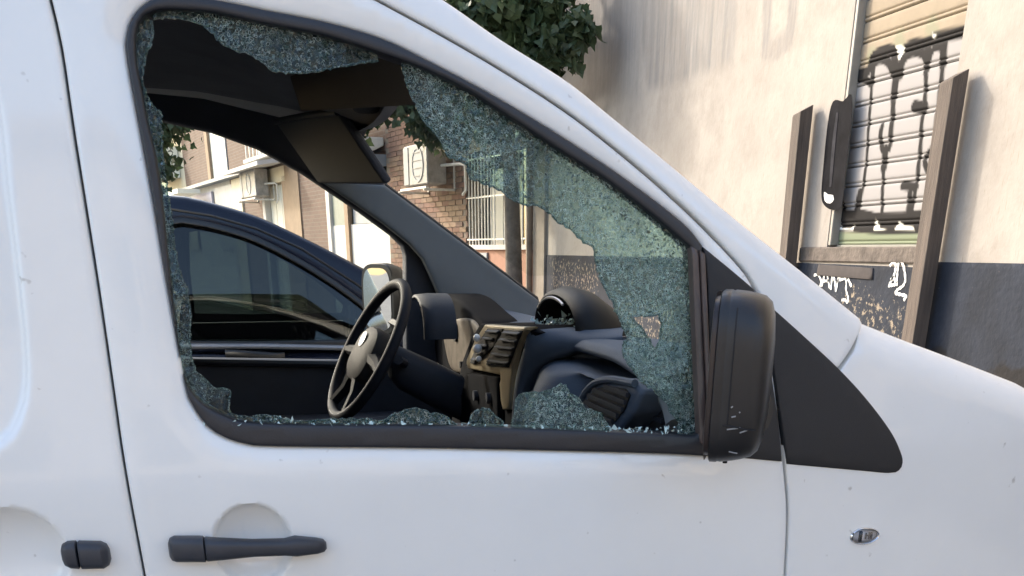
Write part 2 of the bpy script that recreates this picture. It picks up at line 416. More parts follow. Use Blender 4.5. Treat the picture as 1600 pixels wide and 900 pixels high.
# --- bodywork: each panel ends in a gap
g = .0015
side_out = np.concatenate([seam_r - [g, 0], [(-1.9, .42), (-2.75, .42), (-2.78, 1.2), (-2.70, 1.86)]])
panel('side_panel', side_out, S_side, M['paint'], van, spacing=.03, er=.006, fine=.006, depth=.03,
      zone=[((( -.85, 1.0), (-.51, 1.84)), .0055)])
door_out = np.concatenate([seam_f - [g, 0], (seam_r + [g, 0])[::-1]])
front_door = panel('front_door', door_out, S_door, M['paint'], van, [outer], spacing=.012, er=.006, fine=.006, depth=.02,
      zone=[(((dish[0] - .07, dish[1] - .07), (dish[0] + .07, dish[1] + .07)), .004)])
# A-pillar strip beside the windscreen
sil = cr(PX([(560, -75), (690, 0), (780, 62), (882, 126), (950, 180), (1050, 262), (1150, 345), (1250, 424), (1343, 499)], .02), .012)
shut = PX([(1342, 498), (1329.5, 547), (1309, 577)])
low = seam_f[(seam_f[:, 1] > px2s((1192, 468))[1])]
tri_up = PX([(1311, 577), (1250, 535), (1200, 500)])
def S_pil(x, z):
    d = dist(np.stack([x, z], 1), sil, False); r = .03
    q = np.clip(r - d, 0, r)
    return S(x, z) + .6 * (r - np.sqrt(r * r - q * q * .999))
pil_out = np.concatenate([sil, shut[1:], tri_up[1:], (low + [g, g])[::-1]])
panel('windscreen_pillar', pil_out, S_pil, M['paint'], van, spacing=.007, er=.003, fine=.006, depth=.03)
fen_top = cr(PX([(1347, 502), (1420, 531), (1500, 561), (1600, 600)], .012), .015)
nose = [(1.0, 1.245), (1.18, 1.16), (1.32, 1.03), (1.40, .85), (1.42, .62), (1.42, .42)]
arch = [(.98 + .37 * math.cos(a), .34 + .37 * math.sin(a)) for a in np.linspace(.22, math.pi - .22, 14)]
lowf = seam_f[seam_f[:, 1] < px2s((1215, 640))[1]]
shutf = PX([(1314, 579), (1334.5, 550), (1347, 502)])
fen_out = np.concatenate([fen_top, nose, arch, (lowf + [g, 0])[::-1], PX([(1225, 600), (1270, 560)]), shutf[:-1]])
topline = np.concatenate([fen_top, np.array(nose[:3])])
def S_fen(x, z):
    d = dist(np.stack([x, z], 1), topline, False); r = .05
    q = np.clip(r - d, 0, r)
    return S(x, z) + .8 * (r - np.sqrt(r * r - q * q * .999))
panel('front_wing', fen_out, S_fen, M['paint'], van, spacing=.014, er=.003, fine=.006, depth=.03)
# inner shell: closes the gaps behind the panels
shell_out = np.concatenate([[(-2.7, .42), (.40, .42), (.42, 1.2), (1.3, .85), (1.22, 1.02), (.84, 1.24), (.50, 1.385), (-.16, 1.74), (-.4, 1.84), (-2.68, 1.84)]])
panel('inner_shell', shell_out, lambda x, z: S(x, z) + .036, M['gap'], van, [inset(outer[::-1] if area(outer) < 0 else outer, -.004)], spacing=.05, er=0, depth=.004)
# rubber window surround
panel('window_seal', outer, lambda x, z: S(x, z) - .001, M['rubber'], front_door, [inner], spacing=.01, er=.004, fine=.006, depth=.03)
# channel at the front edge of the glass, brownish reflection painted in
for k, (a, b, c, d_) in enumerate(((1079, 1090, 1092, 1104), (1091, 1099, 1105, 1113))):
    P = PX([(a, 385 + 6 * k), (b, 392 + 5 * k), (d_, 700), (c, 690)])
    panel('glass_channel', P, lambda x, z, k=k: S(x, z) - .005 - .003 * k, M['channel'], front_door, spacing=.006, er=.0025, depth=.015)
# black corner covers (on the door, and on the wing)
sail = np.concatenate([PX([(1112, 711), (1104, 440), (1098, 386)]), PX([(1130, 412), (1160, 437), (1176, 451)]), PX([(1186, 472), (1203, 575), (1214, 650), (1221, 721)])])
panel('mirror_mount', sail, lambda x, z: S(x, z) - .004, M['plastic'], front_door, spacing=.015, er=.003, fine=.006, depth=.012)
tri_out = np.concatenate([tri_f, (seam_tri + [g, 0])[:]]) if False else None
tf = np.concatenate([cr(PX([(1194, 470), (1250, 520), (1310, 576), (1354, 624), (1390, 672), (1406, 704), (1410, 722), (1404, 735), (1388, 739), (1340, 735), (1229, 725)]), .008), PX([(1218, 650), (1207, 575)])])
panel('corner_cover', tf, lambda x, z: S(x, z) - .003, M['plastic'], van, spacing=.015, er=.003, fine=.006, depth=.012)

# door handle: end cap, grip
def bar(name, secs, mt, parent, e=3.2, n=20, cap=True):
    mb = MB(); mb.loft([[(x, a, b) for a, b in sup(yc, zc, hy, hz, e, n)] for x, yc, zc, hy, hz in secs]); return mb.build(name, mt, parent, sharp=40)
def hsec(p_top, p_bot, y, hy):
    a, b = onY(*p_top, y), onY(*p_bot, y); return (float((a[0] + b[0]) / 2), y, float((a[2] + b[2]) / 2), hy, float((a[2] - b[2]) / 2))
hd = bar('door_handle', [hsec((320.9, 841), (320.9, 875), -.012, .013), hsec((323, 839.5), (323, 876), -.0135, .0145), hsec((345, 841), (345, 874), -.016, .014), hsec((395, 843), (395, 869), -.022, .012), hsec((445, 842), (445, 867), -.018, .013), hsec((462, 838), (462, 868), -.014, .015), hsec((495, 841), (495, 864), -.010, .013), hsec((506, 843), (506, 861), -.008, .010), hsec((510, 847), (510, 857), -.006, .005)], M['handle'], front_door)
bar('handle_cap', [hsec((264, 848), (264, 870), -.004, .005), hsec((267, 841), (267, 875), -.007, .010), hsec((274, 838), (274, 877), -.009, .014), hsec((312, 838), (312, 877), -.012, .015), hsec((319.2, 838.5), (319.2, 877), -.0122, .015), hsec((320.2, 840), (320.2, 875), -.012, .0135)], M['handle'], front_door)
sl = bar('sliding_door_handle', [hsec((124, 847), (124, 886), -.004, .010), hsec((126, 845), (126, 888), -.005, .014), hsec((160, 846), (160, 887), -.006, .015), hsec((169, 850), (169, 882), -.004, .012), hsec((172.5, 858), (172.5, 874), -.002, .006)], M['handle'], van)
bar('handle_cap', [hsec((97, 858), (97, 876), -.002, .006), hsec((100, 850), (100, 883), -.004, .011), hsec((108, 846), (108, 887), -.006, .013), hsec((121, 845), (121, 888), -.006, .013), hsec((122.5, 847), (122.5, 886), -.006, .010)], M['handle'], sl)
# side indicator
ip = onY(1349, 837, float(S(*px2s((1349, 837)))))
def oval(sx, sz, y, n=24): return [(ip[0] + sx * math.cos(2 * math.pi * k / n) * (1.0 + .06 * math.cos(2 * math.pi * k / n)), ip[1] + y, ip[2] + sz * math.sin(2 * math.pi * k / n)) for k in range(n)]
mb = MB(); mb.loft([oval(.0265, .0145, .004), oval(.0265, .0145, -.002), oval(.0245, .0128, -.0045), oval(.0232, .0118, -.0035), oval(.0225, .011, .002)], cap=False)
rep = mb.build('side_indicator', M['chrome'], van)
mb = MB(); mb.loft([oval(.0228, .0112, -.003), oval(.019, .009, -.006), oval(.010, .005, -.0078), oval(.001, .0006, -.0083)]); mb.build('lens', M['lens'], rep)
mb = MB(); mb.loft([oval(.0226, .0112, .0035), oval(.001, .001, .004)]); mb.build('reflector', M['silver'], rep)
mb = MB(); mb.box(ip[0] - .009, ip[0] - .003, ip[1] - .003, ip[1] + .003, ip[2] - .009, ip[2] + .008, .001)
for dx in (.003, .009, .013): mb.box(ip[0] + dx, ip[0] + dx + .0022, ip[1] - .002, ip[1] + .003, ip[2] - .006, ip[2] + .005)
mb.box(ip[0] + .003, ip[0] + .016, ip[1] - .0015, ip[1] + .003, ip[2] - .001, ip[2] + .001)
mb.build('bulb', M['gap'], rep)

# ---- wing mirror, near side: the glass is turned inwards, so the viewer sees its housing edge-on
mcen = np.array([.268, -.075, 1.343]); MA = R(29)
mn = np.array([-math.cos(MA), math.sin(MA), 0]); mt_ = np.array([math.sin(MA), math.cos(MA), 0])     # glass normal, width direction
def ml(h, k, s1, s2, e, dz=0, lean=0):
    h = h * .76 if h > 0 else h
    return [tuple(mcen - mn * h + mt_ * (a + .02 * k) + np.array([0, 0, b + dz])) for a, b in sup(0, 0, .082 * s1, .109 * s2, e, 40)]
wm = MB().loft([ml(h, k, a, b, e) for h, k, a, b, e in ((0, 0, .97, .985, 4.4), (.002, 0, 1, 1, 4.4), (.013, 0, 1, 1, 4.4), (.0155, 0, .99, .99, 4.4), (.018, 0, .99, .99, 4.4), (.020, 0, 1, .998, 4.2), (.040, 0, .98, .985, 3.8), (.056, 0, .96, .965, 3.6), (.072, .05, .93, .935, 3.4), (.083, .1, .85, .87, 3.1), (.090, .1, .68, .72, 2.8), (.094, .1, .4, .45, 2.4), (.095, .1, .1, .1, 2))])
wing = wm.build('wing_mirror', M['housing'], front_door, sharp=50)
MB().loft([ml(-.006, 0, .985, .985, 4.4), ml(-.007, 0, .91, .93, 4.4), ml(.001, 0, .90, .92, 4.4)], cap=False).build('rim', M['channel'], wing)
MB().loft([ml(-.001, 0, .905, .925, 4.4), ml(-.0018, 0, .01, .01, 2)]).build('mirror_glass', M['mirror'], wing)
MB().tube([tuple(mcen - mn * .045 + mt_ * .05 + np.array([0, 0, -.05])), (mcen[0] + .055, -.006, 1.285)], [.042, .036], 14).build('arm', M['housing'], wing)
def ms(h, z, off=.0006):       # a point on the outer end of the housing
    f = float(np.interp(h, [0, .02, .04, .056, .072, .083, .090], [1, 1, .98, .96, .93, .85, .68]))
    e = float(np.interp(h, [0, .04, .056, .072, .083], [4.4, 3.8, 3.6, 3.4, 3.1])); fz = float(np.interp(h, [0, .04, .056, .072, .083], [1, .985, .965, .935, .87]))
    a = .082 * f * max(0, 1 - min(1, abs(z) / (.109 * fz)) ** e) ** (1 / e)
    return tuple(mcen - mn * h * .76 - mt_ * (a + off) + np.array([0, 0, z]))
mb = MB()
mb.tube([ms(h, -.056 + .003 * math.sin(h * 60)) for h in np.linspace(.022, .078, 12)], .0011, 6)
mb.tube([ms(.030, z) for z in np.linspace(.09, -.055, 12)], .0009, 6)
mb.build('joint_line', M['gap'], wing)
MB().tube([tuple(mcen - mn * .02 + np.array([0, 0, -.109])), tuple(mcen - mn * .02 + np.array([0, 0, -.1165]))], .0035, 8).build('screw', M['gap'], wing)
SCUFF = mat('scuffed_plastic', (.30, .30, .30), .6)
mb = MB()
for h, z, l, t in ((.036, -.042, .007, .2), (.030, -.058, .022, .12), (.036, -.088, .014, -.2), (.034, -.030, .003, .6), (.048, -.036, .002, .4), (.052, -.062, .014, .3)):
    mb.tube([ms(h + l * q, z + l * t * q, .0003) for q in (0, .5, 1)], .0010, 5); mb.build('scuff', SCUFF, wing); mb = MB()

# ---- crazed glass left in the window (edges crumbled)
def jag(pts, step=4.5, amp=1.9, closed=True):
    P = densify(pts, step) if closed else cr(pts, step)
    return P + nr.normal(0, amp * .5, P.shape)
M['edge'] = crazed('broken_edge', 500, .45, (.7, .85, .82), (.75, .86, .83), seed=3, big=.6)
def shard(name, upper, edge, mt, holes=(), spacing=.03):
    """upper: clean side along the frame (photo points), edge: broken side"""
    e = densify(np.array(edge, float), 4.5)[:-1] if len(edge) > 2 else np.array(edge, float)
    k = len(e); e = cr(edge, 4.5); e = e + nr.normal(0, .95, e.shape)
    out = PX(np.concatenate([np.array(upper, float), e]), .012)
    hs = [PX(jag(h, 5, 1.4), .012) for h in holes]
    o = panel(name, out, lambda x, z: S(x, z) + .012, mt, van, hs, spacing=spacing, er=0, depth=.0038, back=True)
    for pts, cl_ in [(PX(e, .012), False)] + [(h, True) for h in hs]:
        MB().tube([(x, float(S(x, z)) + .0115, z) for x, z in pts], [.0009 + .0009 * nr.random() for _ in pts], 5, closed=cl_).build('broken_edge', M['edge'], o)
    return o
shard('glass_shard', [(588, 76), (510, 50), (450, 37), (390, 25), (330, 12), (262, 8), (240, 12), (230, 20)],
      [(240, 30), (264, 27), (300, 33), (324, 45), (345, 66), (366, 78), (396, 87), (412, 99), (429, 111), (455, 113), (480, 114), (510, 108), (540, 103), (570, 98), (592, 95)], M['shard'])
shard('glass_shard', [(400, 668), (347, 655), (310, 632), (290, 607), (277, 580), (268, 520), (256, 420), (248, 330), (236, 250), (222, 190), (214, 140), (206, 100), (205, 60), (210, 38), (224, 24)],
      [(237, 32), (238, 60), (228, 87), (222, 120), (226, 141), (240, 168), (251, 176), (252, 197), (255, 250), (262, 299), (268, 340), (274, 390), (281, 425), (291, 450), (298, 490), (297, 527), (299, 550), (306, 580), (318, 590), (335, 606), (359, 611), (360, 644), (396, 653)], M['shard2'])
shard('glass_shard', [(612, 670), (560, 669), (470, 668), (400, 664)], [(396, 651), (412, 648), (430, 652), (470, 658), (510, 656), (560, 655), (590, 657), (612, 655)], M['shard'])
shard('glass_shard', [(714, 672), (660, 671), (602, 670)], [(604, 660), (609, 650), (625, 643), (650, 638), (672, 645), (692, 647), (712, 664)], M['shard3'])
shard('glass_shard', [(790, 674), (733, 673)], [(734, 660), (738, 645), (755, 638), (771, 645), (787, 662)], M['shard'])
shard('glass_shard', [(958, 680), (880, 677), (798, 674)], [(799, 662), (805, 640), (812, 618), (850, 612), (868, 606), (880, 600), (890, 614), (905, 625), (915, 640), (935, 645), (952, 668)], M['shard'])
shard('glass_shard', [(1092, 682), (1091, 600), (1088, 500), (1084, 398), (1080, 382), (1022, 328), (950, 275), (880, 228), (810, 182), (740, 137), (668, 102), (630, 88)],
      [(627, 98), (633, 124), (647, 159), (661, 187), (686, 215), (700, 243), (728, 257), (735, 278), (770, 292), (790, 302), (803, 313), (825, 321), (843, 323), (857, 333), (873, 347), (893, 360), (912, 378), (926, 385), (930, 400), (934, 425), (945, 450), (958, 477), (961, 486), (979, 525), (974, 537), (976, 558), (1000, 594), (1012, 603), (1036, 624), (1051, 648), (1060, 660), (1058, 678)], M['shard'],
      holes=[[(988, 495), (1012, 492), (1027, 492), (1034, 507), (1030, 531), (1024, 546), (1009, 522), (997, 507)]])
# crumbs of glass lying on the window sill
V, F = [], []
for i in range(260):
    px = nr.uniform(300, 1075); q = onY(px, 662 + 14 * (px - 400) / 680, .014)
    c = np.array([q[0], .006 + nr.uniform(0, .022), q[2] + nr.uniform(-.003, .005)]); s = nr.uniform(.0012, .0035)
    T = c + nr.normal(0, 1, (4, 3)) * s; n = len(V); V += list(T); F += [(n, n + 1, n + 2), (n, n + 2, n + 3), (n, n + 3, n + 1), (n + 1, n + 3, n + 2)]
crumb = mat('glass_crumbs', (.52, .66, .64), .12, spec=.8)
tag(link('glass_crumbs', mesh_of('glass_crumbs', V, F, False), crumb, front_door), kind='stuff')
MB().box(-.42, .33, .012, .05, 1.19, 1.2, 0).build('window_ledge', M['rubber'], front_door)

# ---- roof, windscreen, bonnet, far side
def mir(y): return 1.9 - y
silw = [(x, z) for x, z in sil if z < 1.80][::4]
rows = []
for x, z in silw:
    y0 = float(S_pil(np.array([x]), np.array([z]))[0]) + .004
    rows.append([(x + .10 * (1 - ((t - .5) * 2) ** 2), y0 + (1.9 - 2 * y0) * t, z + .02 * (1 - ((t - .5) * 2) ** 2)) for t in np.linspace(0, 1, 17)])
MB().grid(rows).build('windscreen', M['wind'], van)
# roof skin
def roof_row(x, zr, ys, zs):
    return [(x, ys + (1.9 - 2 * ys) * t, zs + (zr - zs) * (1 - abs(2 * t - 1) ** 3.2)) for t in np.linspace(0, 1, 25)]
tx, tz = -.03, 1.775
MB().grid([roof_row(-2.75, 1.93, .10, 1.83), roof_row(-1.5, 1.96, .10, 1.84), roof_row(-.7, 1.95, .10, 1.85), roof_row(-.4, 1.91, .10, 1.845), roof_row(-.2, 1.865, .10, 1.815), roof_row(tx + .005, tz + .03, .14, tz - .02), roof_row(tx + .02, tz + .01, .14, tz - .04)]).build('roof', M['paint'], van)
MB().grid([[(x + .045 * f * (1 - ((y - .95) / .85) ** 2), y, z - .08 * f * (1 - ((y - .95) / .85) ** 2)) for y in np.linspace(.12, 1.78, 15)] for x, z, f in ((-1.2, 1.885, 0), (-.7, 1.885, 0), (-.42, 1.872, 0), (-.2, 1.85, .5), (-.075, 1.832, 1), (-.072, 1.825, 1), (-.10, 1.82, 1))]).build('headliner', M['liner'], van)
# bonnet
bl = [(x, z) for x, z in topline][::4]
MB().grid([[(x + .10 * (1 - (2 * t - 1) ** 2), .035 + 1.83 * t, z - .035 - .085 * sstep(t / .35)) for t in np.linspace(0, 1, 15)] for x, z in [(bl[0][0] - .03, bl[0][1] - .01)] + bl]).build('bonnet', M['paint'], van)
# front end and rear end
fl = [(1.30, 1.06), (1.40, .88), (1.43, .62), (1.42, .42)]
MB().grid([[(x + .12 * (1 - (2 * t - 1) ** 2), .06 + 1.78 * t, z) for t in np.linspace(0, 1, 13)] for x, z in fl]).build('front_bumper', M['plastic'], van)
MB().box(-2.78, -2.74, .05, 1.85, .42, 1.88, .02).build('rear_door', M['paint'], van)
MB().box(-2.72, .3, .06, 1.84, .40, .44).build('floor', M['trimdark'], van)
MB().box(-1.14, -1.10, .06, 1.84, .44, 1.88).build('bulkhead', M['trimdark'], van)
# far flank: skin and inner trim with the driver's window
fw_px = [(180, 182), (252, 190), (330, 207), (400, 232), (470, 270), (560, 330), (612, 368), (629, 385), (633, 400), (636, 566), (560, 566), (290, 562), (190, 560)]
fwin = np.array([onY(*p, 1.8)[[0, 2]] for p in fw_px])
farskin = np.concatenate([[(-2.75, .42), (1.2, .42), (1.3, .9), (1.16, 1.02), (.84, 1.17)], [(x - .03, z - .07) for x, z in sil[::-1][::6]], [(-.5, 1.86), (-2.7, 1.86)]])
panel('far_side_panel', farskin, lambda x, z: mir(S(x, z)) - .02, M['paint'], van, [inset(fwin[::-1] if area(fwin) < 0 else fwin, -.012)], spacing=.04, er=0, depth=.02, flip=True)
trim = np.concatenate([[(-1.1, .44), (.7, .44), (.7, 1.25)], [onY(845, 472, 1.78)[[0, 2]], onY(725, 378, 1.78)[[0, 2]], onY(602, 290, 1.78)[[0, 2]], onY(528, 190, 1.78)[[0, 2]], onY(500, 150, 1.78)[[0, 2]]], [(-.35, 1.9), (-1.1, 1.9)]])
fd = panel('far_door', trim, lambda x, z: mir(S(x, z)) - .085 + .0 * z, M['trimdark'], van, [fwin], spacing=.02, er=.012, depth=.055)
lip = [onY(*p, 1.80) for p in ((190, 562), (300, 565), (480, 568), (640, 570))]
MB().tube([(q[0], 1.80, q[2]) for q in lip], .012, 8).build('window_ledge', M['rubber'], fd)
panel('window_glass', fwin, lambda x, z: mir(S(x, z)) - .045, M['wind'], fd, spacing=.08, er=0, depth=0)
# far door: armrest, pull, lock
MB().box(-.55, .1, 1.66, 1.8, .98, 1.04, .015).build('armrest', M['trimdark'], fd)
# grey trim of the far windscreen pillar
gp = [(505, 285), (560, 287), (601, 289), (660, 333), (725, 381), (790, 430), (843, 470), (846, 486), (838, 500), (745, 510), (715, 506), (693, 480), (676, 440), (660, 405), (640, 382), (600, 350), (560, 322)]
gpw = np.array([onY(*p, 1.745)[[0, 2]] for p in gp])
gl_ = gpw[:7]
panel('pillar_trim', gpw, lambda x, z: 1.735 + .012 * (1 - sstep(dist(np.stack([x, z], 1), gl_, False) / .12)), M['trimgrey'], van, spacing=.012, er=.008, depth=.03)
pe = [onY(*p, 1.745) for p in gp[2:8]]
MB().tube([(q[0] + .004, 1.79, q[2] + .004) for q in pe], .006, 6).build('windscreen_seal', M['rubber'], van)
# sun visor, courtesy lamp
D = 0; A = onY(427, 188, 1.66); B = onY(527, 176, 1.27); Cc = onY(603, 289, 1.27); D = A + Cc - B
vb = []
for off in (0, .018):
    vb.append([tuple(np.array(p) + np.array([off, 0, off * .6])) for p in (A, B, Cc, D)])
vis = MB().loft(vb).build('sun_visor', M['trimdark'], van, smooth=False, bevel=.007)
q = onY(480, 181, 1.5)
MB().tube([onY(430, 190, 1.67), onY(478, 181, 1.46), onY(527, 175, 1.26)], .008, 8).build('hinge_rod', M['trimdark'], vis)
B2 = onY(640, 60, .24); C2 = onY(668, 166, .24); D2 = onY(470, 176, 1.0); A2 = D2 + B2 - C2
MB().loft([[tuple(np.array(p) + np.array([off, 0, off * .8])) for p in (A2, B2, C2, D2)] for off in (0, .016)]).build('sun_visor', mat('visor_brown', (.10, .088, .085), .8, var=.12), van, smooth=False, bevel=.006)
q = onY(578, 172, .95)
MB().loft([[(q[0] + a, q[1] + s * .07, q[2] + b + .008) for a, b in sup(0, 0, .035 * k, .011 * k, 2.4, 16)] for s, k in ((-1, .3), (-.85, .8), (-.3, 1), (.3, 1), (.85, .8), (1, .3))]).build('courtesy_lamp', M['trimdark'], van)
# seats, low and set back
for y0 in (.22, 1.2):
    st = MB().loft([[(x, y0 + (a + .5) * .5, z + b) for a, b in sup(0, 0, .5, .07, 4, 20)] for x, z in ((-.95, .88), (-.9, .9), (-.5, .92), (-.42, .9))]).build('seat', M['seat'], van)
    MB().loft([[(-.96 - .25 * t + b, y0 + .25 + a * .25 * k, .95 + .62 * t) for a, b in sup(0, 0, 1, .06, 4, 20)] for t, k in ((0, .9), (.1, 1), (.8, .92), (1, .7))]).build('backrest', M['seat'], st)
for x in (.98, -2.1):
    for y in (.1, 1.6):
        wl = MB().loft([[(x + r * math.cos(a), yy, .33 + r * math.sin(a)) for a in np.linspace(0, 2 * math.pi, 28, endpoint=False)] for yy, r in ((y, .2), (y + .005, .3), (y + .04, .33), (y + .16, .33), (y + .195, .3), (y + .2, .2))]).build('wheel', M['tyre'], van)
        MB().loft([[(x + r * math.cos(a), yy, .33 + r * math.sin(a)) for a in np.linspace(0, 2 * math.pi, 24, endpoint=False)] for yy, r in ((y - .003, .02), (y - .003, .2), (y + .203, .2), (y + .203, .02))]).build('rim', M['rim'], wl)
# far wing mirror
fc = onY(590, 468, 2.02); n2 = np.array([-math.cos(R(34)), -math.sin(R(34)), 0]); t2 = np.array([-n2[1], n2[0], 0])
def fl_(h, s1, s2, e=3.8): return [tuple(fc - n2 * h + t2 * a + np.array([0, 0, b])) for a, b in sup(0, 0, .078 * s1, .108 * s2, e, 30)]
fm = MB().loft([fl_(h, a, a) for h, a in ((0, .97), (.004, 1), (.03, .99), (.06, .92), (.08, .75), (.09, .4))]).build('far_wing_mirror', M['housing'], fd)
MB().loft([fl_(-.002, .84, .86), fl_(-.003, .01, .01)]).build('mirror_glass', M['mirror'], fm)
MB().tube([tuple(fc - n2 * .04 + np.array([.0, -.03, -.06])), (fc[0] + .09, 1.86, fc[2] - .09)], .02, 8).build('arm', M['housing'], fm)

# ---- dashboard
def dprof(y):
    """(x, z) profile of the dashboard at y, windscreen edge to knees"""
    k = sstep((.70 - y) / .20)                       # passenger part (hollow shelf) 1 ... 0 centre
    top = 1.338 + .010 * k - .02 * sstep((.35 - y) / .25)
    lipx = .235 + .02 * k + .06 * sstep((y - 1.1) / .1)
    kk = sstep((.70 - y) / .40); sh = .16 * kk; ve = .13 * sstep((.50 - y) / .20)
    pts = [(.85, 1.235), (.60, top - .050), (.42, top - .006), (lipx + .05, top), (lipx + .012, top - .004), (lipx, top - .016),
           (lipx + .004, top - .024), (lipx + .015 + sh * .5, top - .029), (lipx + .015 + sh, top - .032), (lipx + .015 + sh, top - .038 - .014 * kk),
           (lipx - .02 * k, top - .042 - .014 * kk), (.222 - .028 * k + ve, top - .065), (.21 - .055 * k + ve, top - .13), (.212 - .06 * k + ve, top - .18), (.24 - .05 * k + ve, top - .26), (.34 + ve * .3, top - .36), (.42, top - .5)]
    P = [np.array(p) for p in pts]; out = []
    for i in range(len(P) - 1):
        p1, p2 = P[i], P[i + 1]; p0 = P[i - 1] if i else 2 * p1 - p2; p3 = P[i + 2] if i + 2 < len(P) else 2 * p2 - p1
        m1, m2 = (p2 - p0) * .3, (p3 - p1) * .3; L_ = np.linalg.norm(p2 - p1)
        m1 *= min(1, L_ / (np.linalg.norm(m1) + 1e-9)); m2 *= min(1, L_ / (np.linalg.norm(m2) + 1e-9))
        for t in (0, .2, .4, .6, .8):
            h = (2 * t ** 3 - 3 * t * t + 1) * p1 + (t ** 3 - 2 * t * t + t) * m1 + (3 * t * t - 2 * t ** 3) * p2 + (t ** 3 - t * t) * m2
            out.append((float(h[0]), float(h[1])))
    return out + [tuple(P[-1])]
def dgrid(ys): return [[(x, float(y), z) for x, z in dprof(y)] for y in ys]
dash = MB().grid(dgrid(np.linspace(.10, 1.78, 190))).build('dashboard', M['dash'], van, sharp=60)
# centre stack facing the rear: frame, vents, dark radio face, flank
xf = .205
def cyz(p): q = onX(*p, xf); return q
stack_l = cr([(.80, 1.335), (.79, 1.30), (.795, 1.22), (.83, 1.12), (.88, 1.0), (.90, .85)], .03)
def spanel(name, px, x, mt, parent, er=.004, depth=.02, slope=.18, sp=.02):
    P = np.array([onX(*p, x)[[1, 2]] for p in px])
    return panel(name, P, lambda y, z, x=x: x + slope * (1.30 - z) * -1 * 0 + 0 * y, mt, parent, spacing=sp, er=er, depth=depth, plane='yz')
st = spanel('centre_stack', [(748, 505), (826, 508), (833, 520), (822, 545), (812, 575), (806, 610), (803, 650), (806, 700), (700, 700), (705, 650), (712, 600), (722, 560), (735, 525)], .19, M['console'], van, er=.012, depth=.16)
spanel('trim_frame', [(757, 507), (822, 511), (815, 525), (806, 548), (800, 575), (797, 600), (795, 640), (783, 640), (780, 600), (781, 586), (731, 576), (727, 566), (742, 530)], .178, M['bronze'], st, er=.004, depth=.02)
for px in ([(761, 513), (783, 514), (771, 541), (740, 569), (733, 567), (746, 536)], [(787, 515), (813, 517), (806, 533), (791, 574), (758, 570), (770, 543)]):
    v = spanel('air_vent', px, .172, M['gap'], st, er=.002, depth=.01)
    a, b, c, d = [np.array(p, float) for p in (px[0], px[1], px[-2], px[-1])] if False else [np.array(p, float) for p in (px[0], px[1], px[3], px[4])]
    for k in range(5):
        t = (k + .5) / 5
        l = a + (d - a) * t; r_ = b + (c - b) * t
        L_, R_ = onX(*(l + [1, 0]), .168), onX(*(r_ - [1, 0]), .168)
        MB().loft([[(.165, y, z - .001), (.172, y, z + .002), (.172, y, z + .0042), (.165, y, z + .0012)] for y, z in ((L_[1], L_[2]), (R_[1], R_[2]))]).build('slat', M['dashdark'], v, smooth=False)
rf = spanel('radio_face', [(728, 583), (776, 590), (777, 640), (778, 690), (716, 690), (720, 620)], .176, M['console'], st, er=.004, depth=.012)
for px, py in ((742, 618), (762, 622)):
    q = onX(px, py, .17); MB().tube([(.176, q[1], q[2]), (.166, q[1], q[2])], .012, 14).build('knob', M['trimdark'], rf)
# display pod with its lid sprung, on top of the dash
pod = root('pod_anchor') if False else None
pk = [(.255, .70), (.29, .60), (.36, .50), (.44, .42)]
rows = []
P0 = onY(850, 470, .82); P1 = onY(965, 505, .62)
def podloop(x, h, wd, yc):
    return [(x, yc + wd * math.cos(a), 1.345 + h * abs(math.sin(a)) ** .8) for a in np.linspace(0, math.pi, 20)]
outerl = [podloop(.262, .072, .150, .70), podloop(.268, .080, .158, .70), podloop(.29, .088, .162, .695), podloop(.33, .078, .155, .70), podloop(.37, .052, .14, .71), podloop(.395, .02, .12, .72), podloop(.40, .0, .11, .72)]
innerl = [podloop(.262, .072, .150, .70), podloop(.268, .062, .138, .70), podloop(.31, .058, .135, .70), podloop(.36, .03, .12, .71)]
pd = MB(); pd.grid(outerl); pd.grid(innerl)
podo = pd.build('dash_hood', mat('gloss_black', (.006, .006, .007), .55, spec=.25, var=.3), van, sharp=70)
MB().tube([(.258, .70 + .13 * math.cos(a), 1.345 + .066 * math.sin(a) ** .8) for a in np.linspace(.6, 2.2, 12)], .003, 6).build('lip', M['silver'], podo)
V, F = [], []
for i in range(150):
    c = np.array([nr.uniform(.24, .31), nr.uniform(.60, .80), 1.352 + abs(nr.normal(0, .010))]); s = nr.uniform(.002, .0055)
    T = c + nr.normal(0, 1, (4, 3)) * s; n = len(V); V += list(T); F += [(n, n + 1, n + 2), (n, n + 2, n + 3), (n, n + 3, n + 1), (n + 1, n + 3, n + 2)]
tag(link('glass_debris', mesh_of('glass_debris', V, F, False), crumb, van), label='crumbs of broken glass heaped in the black hood on the dashboard', kind='stuff')
# fascia sweeping from the side of the centre stack into the front edge of the dash top
Lc = [((803, 655), .74), ((806, 610), .725), ((812, 575), .69), ((821, 540), .645), ((830, 513), .63), ((870, 510), .60), ((920, 512), .55), ((978, 515), .48)]
Qc = [((810, 664), .70), ((816, 628), .69), ((826, 600), .67), ((841, 578), .64), ((861, 563), .60), ((893, 550), .55), ((926, 541), .50), ((978, 531), .45)]
L3 = [onY(*p, y) for p, y in Lc]; Q3 = [onY(*p, y) for p, y in Qc]
def cr3d(P, k=6):
    P = np.array(P); a = cr(P[:, :2] * [1, 1], 1e9) if False else None; out = []
    for i in range(len(P) - 1):
        p1, p2 = P[i], P[i + 1]; p0 = P[i - 1] if i else 2 * p1 - p2; p3 = P[i + 2] if i + 2 < len(P) else 2 * p2 - p1
        for t in np.linspace(0, 1, k, endpoint=False):
            out.append(.5 * (2 * p1 + (p2 - p0) * t + (2 * p0 - 5 * p1 + 4 * p2 - p3) * t * t + (3 * p1 - p0 - 3 * p2 + p3) * t ** 3))
    return np.array(out + [P[-1]])
L3, Q3 = cr3d(L3), cr3d(Q3); rows = []
